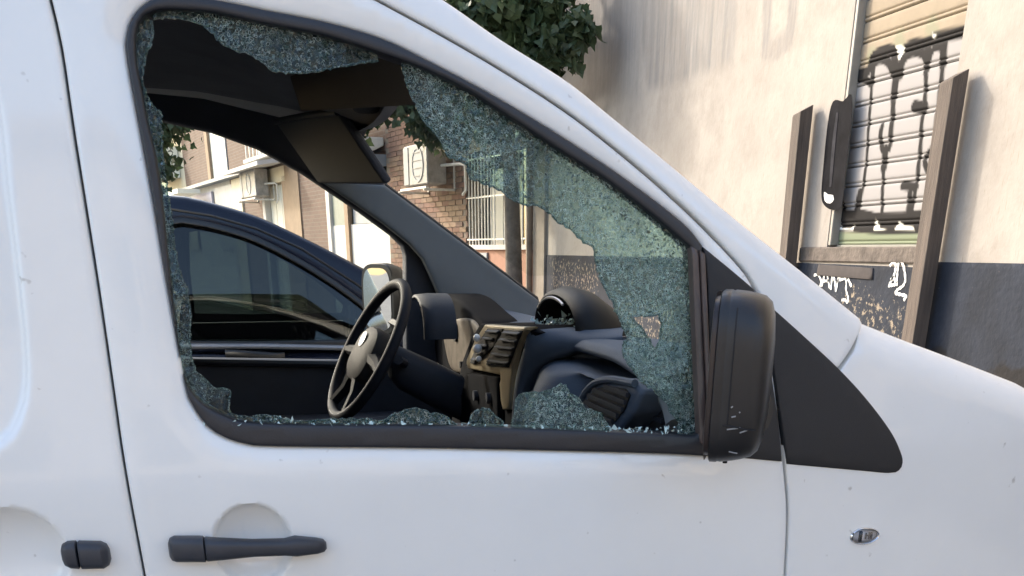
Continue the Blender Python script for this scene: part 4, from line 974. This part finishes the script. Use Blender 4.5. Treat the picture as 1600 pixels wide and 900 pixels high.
M['pale'] = mat('pale_render', (.60, .58, .54), .85, var=.12, vscale=3); M['dglass'] = mat('dark_window_glass', (.03, .04, .045), .08, var=.3, vscale=2)
M['bars'] = mat('white_iron', (.62, .61, .56), .5, var=.15, vscale=20); M['greyp'] = mat('grey_panel', (.27, .29, .31), .6, var=.15, vscale=4)
M['blind'] = mat('cream_blind', (.80, .77, .66), .8, var=.05); M['greenblind'] = mat('green_grey_blind', (.24, .26, .21), .7, var=.12); M['lav'] = mat('lavender_panel', (.50, .47, .52), .7, var=.1)
M['tanstrip'] = mat('tan_pier', (.30, .21, .135), .85, var=.15)
def fb(name, mt, s0, s1, z0, z1, o0=0., o1=.05, parent=bb, b=0):
    return MB().box(min(s0, s1), max(s0, s1), o0, o1, min(z0, z1), max(z0, z1), b).build(name, mt, parent, local=True, smooth=False)
# carcass, in bays, with recesses for the openings (front at o = 0)
H = 9.5
fb('wall', M['mortar'], 2.45, 5.75, 0, H, -.3, 0)                          # brick bay with the air conditioner
fb('wall', mat('corner_pier', (.30, .265, .22), .9, var=.25, vscale=3), 0, .30, 0, H, -.3, .04)                              # corner pier
fb('wall', M['orange'], .30, 2.45, 0, 1.55, -.3, -.01)
fb('wall', M['brick'], .30, 2.45, 2.72, H, -.3, -.01)
fb('building_core', M['gap'], .05, 40, .05, H - .05, -9, -.31)
fb('wall', M['brick'], 5.75, 9.3, 3.0, H, -.3, -.02)
fb('wall', M['pale'], 5.75, 9.3, 0, 1.93, -.3, -.02)
fb('wall', M['brick'], 9.3, 11.3, 0, 3.2, -.3, 0)
fb('wall', M['tanstrip'], 11.3, 12.4, 0, 3.2, -.3, .03)
fb('wall', M['brick'], 14.6, 18.4, 0, 3.24, -.3, 0)
fb('wall', M['brick'], 9.3, 18.4, 3.2, H, -.3, -.01)
fb('wall', M['brick'], 20.9, 25.3, 3.3, H, -.3, 0)
fb('wall', M['cream'], 25.3, 40, 3.3, H, -.3, -.02)
fb('wall', M['pale'], 18.4, 40, 0, 3.24, -.3, -.03)
fb('roof', M['pale'], 0, 40, H, H + .2, -9, .4)
# window with white bars beside the corner
wn_ = fb('window', M['dglass'], .30, 2.45, 1.55, 2.72, -.22, -.2)
fb('sill', M['pale'], .28, 2.47, 1.50, 1.56, -.05, .03, wn_); fb('frame', M['greyp'], 1.30, 1.40, 1.56, 2.72, -.2, -.1, wn_)
fb('curtain', M['blind'], 1.65, 2.05, 1.56, 2.5, -.199, -.19, wn_); fb('curtain', M['cream'], 1.05, 1.28, 1.56, 2.5, -.199, -.19, wn_)
for k in range(20):
    s = .36 + k * .105
    if 1.28 < s < 1.45: continue
    MB().tube([(s, .0, 1.54), (s, .0, 2.70)], .011, 6).build('bar', M['bars'], wn_, local=True)
for zz in (1.62, 2.15, 2.62): fb('crossbar', M['bars'], .3, 2.45, zz, zz + .02, -.012, .004, wn_)
fb('lower_panel', M['greyp'], 1.75, 2.4, .9, 1.46, -.005, .02)
MB().tube([(.36, .06, 0), (.36, .06, 6)], .045, 10).build('drainpipe', mat('brown_pipe', (.2, .15, .11), .6, var=.3), bb, local=True)
# single bricks of the near bay (the largest in view), the rest joined
bm_ = []
for k in range(4):
    me = mesh_of('brick', *(lambda m: (m.V, m.F))(MB().box(-.121, .121, -.004, .012, -.0315, .0315, .003)), False); bm_.append(me); me.materials.append(M['b%d' % (k + 1)])
cnt = 0; restm = MB()
for row in range(0, 60):
    zc = .9 + row * .072
    for c in range(14):
        sc = 2.58 + c * .25 + (.125 if row % 2 else 0)
        if sc > 5.65: continue
        if 1.35 < zc < 3.05 and cnt < 300:
            o = bpy.data.objects.new('brick', bm_[rnd.choice((0, 0, 1, 1, 2, 3))]); COL.objects.link(o); o.parent = bb
            o.location = (sc, rnd.uniform(-.002, .004), zc); o.rotation_euler = (0, rnd.uniform(-.008, .008), 0); cnt += 1
        else: restm.box(sc - .121, sc + .121, -.004, .012, zc - .0315, zc + .0315)
tag(restm.build('brick_facing', M['b2'], bb, local=True, smooth=False), kind='stuff')
# toothed edge of that bay
for k in range(20):
    if k % 2: fb('quoin', M['b3'], 2.40, 2.46, 1.3 + k * .072, 1.3 + k * .072 + .066, -.01, .014)
# pale bay: shuttered window, panel, white balcony
w2 = fb('window', M['dglass'], 8.15, 9.3, 1.93, 3.0, -.25, -.22); fb('shutter_blind', M['greenblind'], 8.2, 9.1, 1.55, 2.95, -.2, -.03, w2); fb('frame', M['pale'], 9.12, 9.34, 1.2, 3.0, -.05, .03, w2)
fb('pier', M['tanstrip'], 7.95, 8.17, .6, 3.0, -.05, .03)
w3 = fb('window', M['dglass'], 5.8, 7.95, 1.93, 3.0, -.25, -.22); fb('frosted_pane', M['greyp'], 6.65, 7.9, 1.94, 2.6, -.1, -.06, w3); fb('frame', M['pale'], 6.5, 6.64, 1.93, 2.6, -.1, -.04, w3)
ba = MB()
ba.loft([[(5.75 + 2.6 * t, .02, z), (5.75 + 2.6 * t, .75, z)] for t, z in ((0, 0), (1, 0))], cap=False) if False else None
bz = onF(600, 247)[1]
bal = root('balcony_tmp') if False else None
prof_b = [(.0, bz + .18), (.30, bz + .05), (.52, bz + .08), (.62, bz + .2), (.62, bz + 1.15), (.56, bz + 1.15), (.56, bz + .3), (.0, bz + .3)]
MB().loft([[(s, o, z) for o, z in prof_b] for s in (5.82, 8.6)]).build('balcony', mat('balcony_white', (.72, .70, .63), .8, var=.08), bb, local=True, smooth=False, bevel=.02)
fb('ledge', M['greyp'], 5.8, 8.6, bz - .12, bz + .05, -.02, .3)
# pale double door with its canopy
dr = fb('door', M['cream'], 12.7, 14.35, .1, 2.9, -.2, -.12); fb('frame', M['pale'], 14.35, 14.6, 0, 3.0, -.15, .06, dr); fb('frame', M['tanstrip'], 12.4, 12.7, 0, 3.0, -.15, .03, dr); fb('frame', M['cream'], 12.4, 14.6, 2.9, 3.2, -.15, .03, dr)
for s in (12.72, 13.27, 13.82): fb('leaf', M['blind'], s, s + .5, .15, 2.86, -.12, -.08, dr)
fb('handle', M['dglass'], 13.75, 13.83, 1.7, 1.95, -.08, -.03, dr)
MB().loft([[(s, o, z) for o, z in ((0, 3.26), (.7, 3.16), (.7, 3.24), (0, 3.36))] for s in (12.0, 15.8)]).build('canopy', M['pale'], bb, local=True, smooth=False)
fb('balcony_floor', M['pale'], 12.0, 14.6, 3.36, 3.43, 0, .42)
ra = fb('railing', M['greyp'], 12.0, 14.6, 3.9, 3.94, .38, .42)
for k in range(7): fb('baluster', M['bars'], 12.1 + k * .36, 12.14 + k * .36, 3.43, 3.9, .385, .415, ra)
fb('laundry', M['blind'], 12.5, 13.9, 3.5, 4.2, .2, .24)
# upper tall pale blind, and the cream balconies to the far left
w4 = fb('window', M['blind'], 18.62, 20.7, 3.33, 6.2, -.1, -.03); fb('frame', M['tanstrip'], 20.7, 21.1, 3.3, 6.3, -.05, .05, w4); fb('frame', M['greyp'], 18.4, 18.62, 3.3, 6.3, -.05, .02, w4)
fb('slab', M['greyp'], 15, 30, 3.22, 3.30, 0, .25)
fb('lower_panel', M['greyp'], 18.0, 20.5, 1.5, 3.1, 0, .05); fb('lower_panel', M['lav'], 20.9, 23.8, 2.4, 3.05, 0, .06); fb('lower_panel', M['cream'], 24, 30, 1.5, 2.9, 0, .05); fb('pier', M['cream'], 16.9, 18.0, 0, 3.2, 0, .05)
fb('awning', M['blind'], 21.5, 23.8, 3.02, 3.14, .25, .9)
for z0 in (3.7, 5.2):
    fb('balcony', M['blind'], 26.2, 29.5, z0, z0 + .9, 0, .8); fb('window', M['dglass'], 27.3, 28.4, z0 + .9, z0 + 1.45, -.02, .02)
M['acgrey'] = mat('weathered_case', (.30, .29, .275), .6, var=.35, vscale=7)
# ---- air conditioners hung on the brick wall
def aircon(s0, s1, z0, z1, label):
    w_, h_ = s1 - s0, z1 - z0
    wpos = P0 + fd_ * (s0 + s1) / 2
    r = root('air_conditioner', (wpos[0], wpos[1], z0), math.atan2(fd_[1], fd_[0])); tag(r, label, 'air conditioner', 'air conditioners on the brick block')
    bx = lambda n, mt, a, b, c, d, e, f, p=r, bv=0: MB().box(a, b, c, d, e, f, bv).build(n, mt, p, local=True, smooth=False)
    case = bx('case', M['acgrey'], -w_ / 2, w_ / 2, .12, .42, 0, h_, r, .015)
    MB().loft([[(-.1 + rr * math.cos(a), .42 + dz, h_ / 2 + rr * math.sin(a)) for a in np.linspace(0, 2 * math.pi, 20, endpoint=False)] for rr, dz in ((.23, .0), (.23, .012), (.2, .012), (.2, .003), (.02, .003))]).build('fan_grille', M['greyp'], case, local=True)
    for k in range(4): bx('grille_bar', M['acgrey'], -.3, .1, .424, .432, h_ / 2 - .15 + k * .1, h_ / 2 - .14 + k * .1, case)
    bx('service_cover', M['greyp'], w_ / 2 - .2, w_ / 2 - .01, .421, .43, .02, h_ - .02, case)
    for s in (-w_ / 2 - .06, w_ / 2 + .03):
        bk = bx('bracket', M['bars'], s, s + .03, .0, .5, -.09, -.06); bx('upright', M['bars'], s, s + .03, .0, .03, -.09, h_ * .85, bk)
    bx('bracket_rail', M['bars'], -w_ / 2 - .06, w_ / 2 + .06, .44, .47, -.06, -.03)
    MB().tube([(-w_ / 2, .2, h_ * .45), (-w_ / 2 - .35, .06, h_ * .45), (-w_ / 2 - .5, .05, h_ * .4), (-w_ / 2 - .52, .05, -.1), (-w_ / 2 - .4, .05, -.15)], .02, 8).build('hose', M['bars'], r, local=True)
a, b = onF(632, 230, .4), onF(670, 287, .4); aircon(b[0], a[0], b[1], a[1], 'larger grey air conditioner on brackets with a pipe beside it, on the tan brick wall')
a, b = onF(375, 270, .4), onF(402, 306, .4); aircon(b[0], a[0], b[1], a[1], 'smaller pale air conditioner under the white canopy near the cream door')

# ================================================================ DARK BLUE CAR PARKED ALONGSIDE
car = root('parked_car', (-.9, 3.65, 0)); tag(car, 'dark blue car with tinted windows parked beyond the van', 'car')
CB = 1.14
def SC(x, z): return 2.72 + .30 * np.maximum(0, np.asarray(z) - CB) ** 1.15 + .05 * np.maximum(0, CB - np.asarray(z)) ** 2 + .03 * np.maximum(0, np.asarray(x) - .6) ** 2 + .012 * np.exp(-((np.asarray(z) - 1.05) / .04) ** 2) * -1
def pc(p):
    y = 2.8
    for _ in range(6): q = onY(*p, y); y = float(SC(q[0], q[2]))
    return q[0], q[2]
roofl = [pc(p) for p in ((262, 304), (300, 309), (330, 316), (400, 337), (470, 369), (520, 394), (562, 416))]
d_ = np.array(roofl[-1]) - np.array(roofl[-2]); endp = np.array(roofl[-1]) + d_ * 3.2
top = cr([(-2.75, 1.30), (-2.3, 1.58), (-1.7, 1.69), (-1.1, 1.715)] + roofl + [tuple(endp)], .03)
green = np.concatenate([top, [(endp[0] + .05, CB + .0), (.0, CB), (-2.8, CB)]])
gt = cr([pc(p) for p in ((285, 349), (330, 357), (390, 375), (450, 404), (510, 440), (560, 476), (600, 512))], .02)
win1 = np.concatenate([gt, [pc((596, 530)), pc((400, 534)), pc((272, 533)), pc((262, 440)), pc((262, 352))]])
xl = pc((262, 440))[0]
win2 = np.array([(xl - .09, 1.60), (xl - .07, 1.19), (-1.75, 1.20), (-1.85, 1.3), (-1.6, 1.58), (-1.2, 1.61)])
ghouse = panel('cabin', green, SC, M['carpaint'], car, [win1, win2], spacing=.04, er=.03, depth=.07)
for wv, tx_ in ((win1, 0), (win2, 1)):
    wo = panel('side_window', wv, lambda x, z: SC(x, z) + .022, M['tint'], car, spacing=.06, er=0, depth=0)
    fr_ = inset(densify(wv if area(wv) > 0 else wv[::-1], .03), -.022)
    panel('window_trim', fr_, lambda x, z: SC(x, z) - .003, M['carpaint2'], wo, [wv], spacing=.03, er=.004, depth=.03)
lower = np.concatenate([[(-2.8, CB - .003), (-2.9, 1.0), (-2.9, .35)], [(-2.08 - .36 * math.cos(a), .33 + .36 * math.sin(a)) for a in np.linspace(.1, math.pi - .1, 12)], [(.62 - .36 * math.cos(a), .33 + .36 * math.sin(a)) for a in np.linspace(.1, math.pi - .1, 12)], [(1.35, .35), (1.40, .7), (1.3, .93), (.9, 1.04), (endp[0] + .05, CB - .003)]])
panel('body', lower, SC, M['carpaint'], car, spacing=.05, er=.05, depth=.14)
MB().grid([[(x, 2.72 + y, z) for y in (.14, .5, .9, 1.3, 1.66)] for x, z in ((-2.9, .35), (-2.9, 1.0), (-2.8, 1.12))]).build('tailgate', M['carpaint'], car)
MB().grid([[(x + .06 * (1 - (y - .9) ** 2), 2.72 + y, z) for y in (.1, .5, .9, 1.3, 1.7)] for x, z in ((endp[0] + .02, CB), (.9, 1.045), (1.3, .935), (1.40, .7), (1.36, .35))]).build('bonnet', M['carpaint'], car)
tp = top[::3]
MB().grid([[(x, 2.72 + float(SC(0, z)) - 2.72 + .02 + (1.8 - 2 * (float(SC(0, z)) - 2.70)) * t, z - .005 + .02 * (1 - (2 * t - 1) ** 2)) for t in np.linspace(0, 1, 9)] for x, z in tp if x < roofl[2][0]]).build('roof', M['carpaint'], car)
MB().grid([[(x, float(SC(0, z)) + .02 + (1.8 - 2 * (float(SC(0, z)) - 2.70)) * t, z - .012) for t in np.linspace(0, 1, 9)] for x, z in tp if x >= roofl[2][0] - .1]).build('windscreen', M['tint'], car)
panel('far_side', np.concatenate([lower[:2], [(-2.9, .4), (1.4, .4)], lower[-4:]]), lambda x, z: 4.50 + 0 * x, M['carpaint'], car, spacing=.1, er=0, depth=.05)
far_ = panel('far_cabin_side', green, lambda x, z: 7.3 - SC(x, z), M['carpaint'], car, [win1, win2], spacing=.06, er=0, depth=-.05, flip=True)
for wv in (win1, win2): panel('side_window', wv, lambda x, z: 7.3 - SC(x, z) - .02, M['tint'], far_, spacing=.08, er=0, depth=0)
# far-side pillars and inside
for xx in (-2.5, xl - .05):
    MB().box(xx - .04, xx + .04, 4.36, 4.42, CB, 1.62).build('pillar', M['carpaint2'], car)
MB().tube([(endp[0], 4.45, CB), (.1, 4.36, 1.45), (-.3, 4.30, 1.63)], .035, 8).build('pillar', M['carpaint2'], car)
MB().box(-2.7, 1.2, 2.85, 4.48, .3, .36).build('floor', M['carpaint2'], car)
MB().box(.18, .75, 2.86, 4.44, .8, 1.13, .05).build('dashboard', M['carpaint2'], car)
MB().tube([(.05 + .10 * math.sin(a) * .4, 3.25 + .18 * math.cos(a), 1.10 + .17 * math.sin(a)) for a in np.linspace(0, 2 * math.pi, 28, endpoint=False)], .014, 8, closed=True).build('steering_wheel', M['leather'], car)
for y0 in (3.0, 3.85):
    st = MB().box(-.75, -.2, y0, y0 + .5, .55, .75, .06).build('seat', M['seat'], car)
    MB().loft([[(-.78 - .2 * t + b, y0 + .25 + a * .24 * k, .75 + .58 * t) for a, b in sup(0, 0, 1, .06, 4, 20)] for t, k in ((0, .9), (.1, 1), (.85, .9), (1, .6))]).build('backrest', M['seat'], st)
    MB().loft([[(-1.0 + b, y0 + .25 + a * .13 * k, 1.36 + .17 * t) for a, b in sup(0, 0, 1, .045, 3, 18)] for t, k in ((0, .7), (.15, 1), (.8, 1), (1, .7))]).build('headrest', M['seat'], st)
MB().box(-1.9, -1.4, 3.0, 4.35, .5, 1.1, .08).build('rear_bench', M['seat'], car)
dr_ = [pc(p) for p in ((262, 326), (330, 337), (400, 357), (470, 388), (560, 446), (610, 490))]
MB().tube([(x, float(SC(x, z)) - .002, z) for x, z in dr_], .0045, 6).build('roof_gutter', M['carpaint2'], car)
# waist moulding and handle
ws = [pc((260, 541)), pc((420, 541)), pc((620, 545))]
MB().tube([(x, float(SC(x, z)) - .002, z) for x, z in [(-2.2, ws[0][1])] + ws], .010, 8).build('waist_moulding', M['silver'], car)
hx = [pc((300, 551)), pc((352, 552)), pc((445, 556)), pc((480, 557))]
MB().loft([[(x, float(SC(x, z)) - .022 * k + a, z + b) for a, b in sup(0, 0, .014, .014, 3, 14)] for (x, z), k in zip([hx[1], (hx[1][0] + .03, hx[1][1]), (hx[2][0] - .03, hx[2][1]), hx[2]], (.2, 1, 1, .2))]).build('door_handle', M['carpaint2'], car)
MB().tube([(x, float(SC(x, z)) - .004, z - .012) for x, z in [(-2.0, hx[0][1])] + hx + [pc((620, 562))]], .007, 8).build('body_crease', M['carpaint'], car)
for x in (-2.08, .62):
    for y in (2.74, 4.3):
        wl = MB().loft([[(x + r * math.cos(a), yy, .33 + r * math.sin(a)) for a in np.linspace(0, 2 * math.pi, 28, endpoint=False)] for yy, r in ((y, .2), (y + .005, .3), (y + .04, .33), (y + .16, .33), (y + .195, .3), (y + .2, .2))]).build('wheel', M['tyre'], car)
        MB().loft([[(x + r * math.cos(a), yy, .33 + r * math.sin(a)) for a in np.linspace(0, 2 * math.pi, 24, endpoint=False)] for yy, r in ((y - .003, .02), (y - .003, .2), (y + .203, .2), (y + .203, .02))]).build('rim', M['rim'], wl)

# ================================================================ THE OTHER SIDE OF THE STREET (behind the viewer, seen in the car's glass and the paint)
ob = root('apartment_house', (0, -22, 0)); tag(ob, 'long ochre apartment house across the street behind the viewer, mirrored in the dark car glass', 'building')
M['ochre'] = mat('ochre_render', (.36, .325, .28), .9, var=.15, vscale=1.5)
MB().box(-40, 40, -32, -22, 0, 8.2).build('wall', M['ochre'], ob, smooth=False)
MB().box(-40.3, 40.3, -32.3, -21.3, 8.2, 8.5).build('roof', mat('roof_edge', (.16, .12, .10), .9), ob, smooth=False)
for k in range(22):
    for z0 in (1.0, 4.6):
        x0 = -34 + k * 3.1
        wi = MB().box(x0, x0 + 1.3, -22.02, -21.97, z0, z0 + 1.9).build('window', M['dglass'], ob, smooth=False)
        MB().box(x0 - .1, x0 + 1.4, -21.97, -21.86, z0 - .1, z0).build('sill', M['pale'], wi, smooth=False)

# ================================================================ TREES
def leaf_mat(name, c):
    m = mat(name, c, .5, var=.45, vscale=1.6)
    nt = m.node_tree; N = nt.nodes; L = nt.links; b = N['Principled BSDF']
    t = N.new('ShaderNodeBsdfTranslucent'); mx = N.new('ShaderNodeMixShader'); mx.inputs[0].default_value = .25
    L.new(b.inputs['Base Color'].links[0].from_socket, t.inputs[0]); o = N['Material Output']
    L.new(b.outputs[0], mx.inputs[1]); L.new(t.outputs[0], mx.inputs[2]); L.new(mx.outputs[0], o.inputs[0]); return m
M['leaf'] = leaf_mat('plane_leaf', (.055, .085, .04)); M['bark'] = mat('bark', (.12, .10, .08), .9, var=.4, vscale=9, bump=.8, bscale=25)
LF = np.array([(0, 0, 0), (.24, .16, .02), (.5, .22, -.03), (.42, .45, 0), (.24, .62, .03), (0, 1.05, -.10), (-.24, .62, .03), (-.42, .45, 0), (-.5, .22, -.03), (-.24, .16, .02), (0, .42, .05)])
LFF = [(i, (i + 1) % 10, 10) for i in range(10)]
def tree(base, h, trunk_r, clumps, label, n_leaf, size, seed, lean=(0, 0)):
    g_ = np.random.default_rng(seed); r = root('tree', base); tag(r, label, 'tree', 'trees by the brick block')
    bx, by, bz_ = base; top_ = Vector((bx + lean[0], by + lean[1], bz_ + h))
    pts = [Vector((bx, by, bz_)).lerp(top_, t) + Vector((.03 * math.sin(t * 7), .03 * math.cos(t * 5), 0)) for t in np.linspace(0, 1, 9)]
    MB().tube(pts, [trunk_r * (1.25 if i == 0 else 1 - .5 * i / 8) for i in range(9)], 12).build('trunk', M['bark'], r)
    for c, rad in clumps:
        s0 = pts[rnd.randint(5, 8)]; e = Vector(c); mid = s0.lerp(e, .5) + Vector((0, 0, .15))
        MB().tube([s0, s0.lerp(mid, .6), mid, e], [trunk_r * .4, trunk_r * .3, trunk_r * .22, trunk_r * .06], 7).build('limb', M['bark'], r)
    V, F = [], []; tot = sum(q[1] ** 2 for q in clumps)
    for c, rad in clumps:
        m = int(n_leaf * rad ** 2 / tot); k_sub = 16
        subs = [np.array(c) + (lambda v: v / np.linalg.norm(v) * rad * g_.uniform(.3, .95))(g_.normal(size=3)) * np.array([1, 1, .8]) for _ in range(k_sub)]
        for i in range(m):
            p = subs[g_.integers(k_sub)] + g_.normal(0, rad * .19, 3)
            sc = size * g_.uniform(.6, 1.25)
            dirv = Vector(g_.normal(0, .75, 3)) + Vector((0, 0, -.8)); dirv.normalize()
            side = dirv.cross(Vector(g_.normal(size=3))).normalized(); nrm = side.cross(dirv)
            Mx = np.array([side, dirv, nrm]); n = len(V)
            V.extend((LF * sc * np.array([1, 1, g_.uniform(.4, 2.)])) @ Mx + p); F.extend([(a + n, b + n, c_ + n) for a, b, c_ in LFF])
    tag(link('foliage', mesh_of('foliage', V, F, False), M['leaf'], r), kind='stuff')
def at(px, py, t): r = ray(px, py); return CAM + r * t
tb = at(800, 480, 12.4)
cl = [(at(700, -20, 9.7), .42), (at(745, 20, 9.6), .42), (at(800, 60, 9.5), .35), (at(850, 95, 9.4), .22), (at(735, -60, 9.6), .75), (at(790, 5, 9.4), .52), (at(850, 10, 9.3), .34), (at(640, -90, 10), .85), (at(700, 60, 9.9), .55), (at(575, 120, 10.2), .50), (at(545, 170, 10.4), .34), (at(690, 175, 10.2), .42), (at(770, 160, 10.3), .45), (at(640, 60, 10.1), .5), (at(880, 60, 9.2), .22), (at(905, 35, 9.1), .17), (at(600, 130, 10.3), .36)]
tree((tb[0], tb[1], .116), at(800, 60, 12.4)[2] - .1, .125, [(tuple(CAM + (np.array(c) - CAM) * (1.216 if c[0] < 1.95 else 1)), r_ * (1.216 if c[0] < 1.95 else 1)) for c, r_ in cl], 'broad leaved street tree with its trunk seen through the windscreen', 26000, .125, 3)
tb = at(196, 560, 13)
cl = [(at(205, 150, 12.8), .9), (at(222, 215, 12.6), .42), (at(232, 262, 12.5), .30), (at(180, 250, 12.8), .6), (at(238, 300, 12.4), .22), (at(150, 100, 13), .9)]
tree((tb[0], tb[1], 0), 3.4, .10, [(tuple(c), r_) for c, r_ in cl], 'leafy tree half hidden behind the rear edge of the smashed window', 7000, .11, 5)
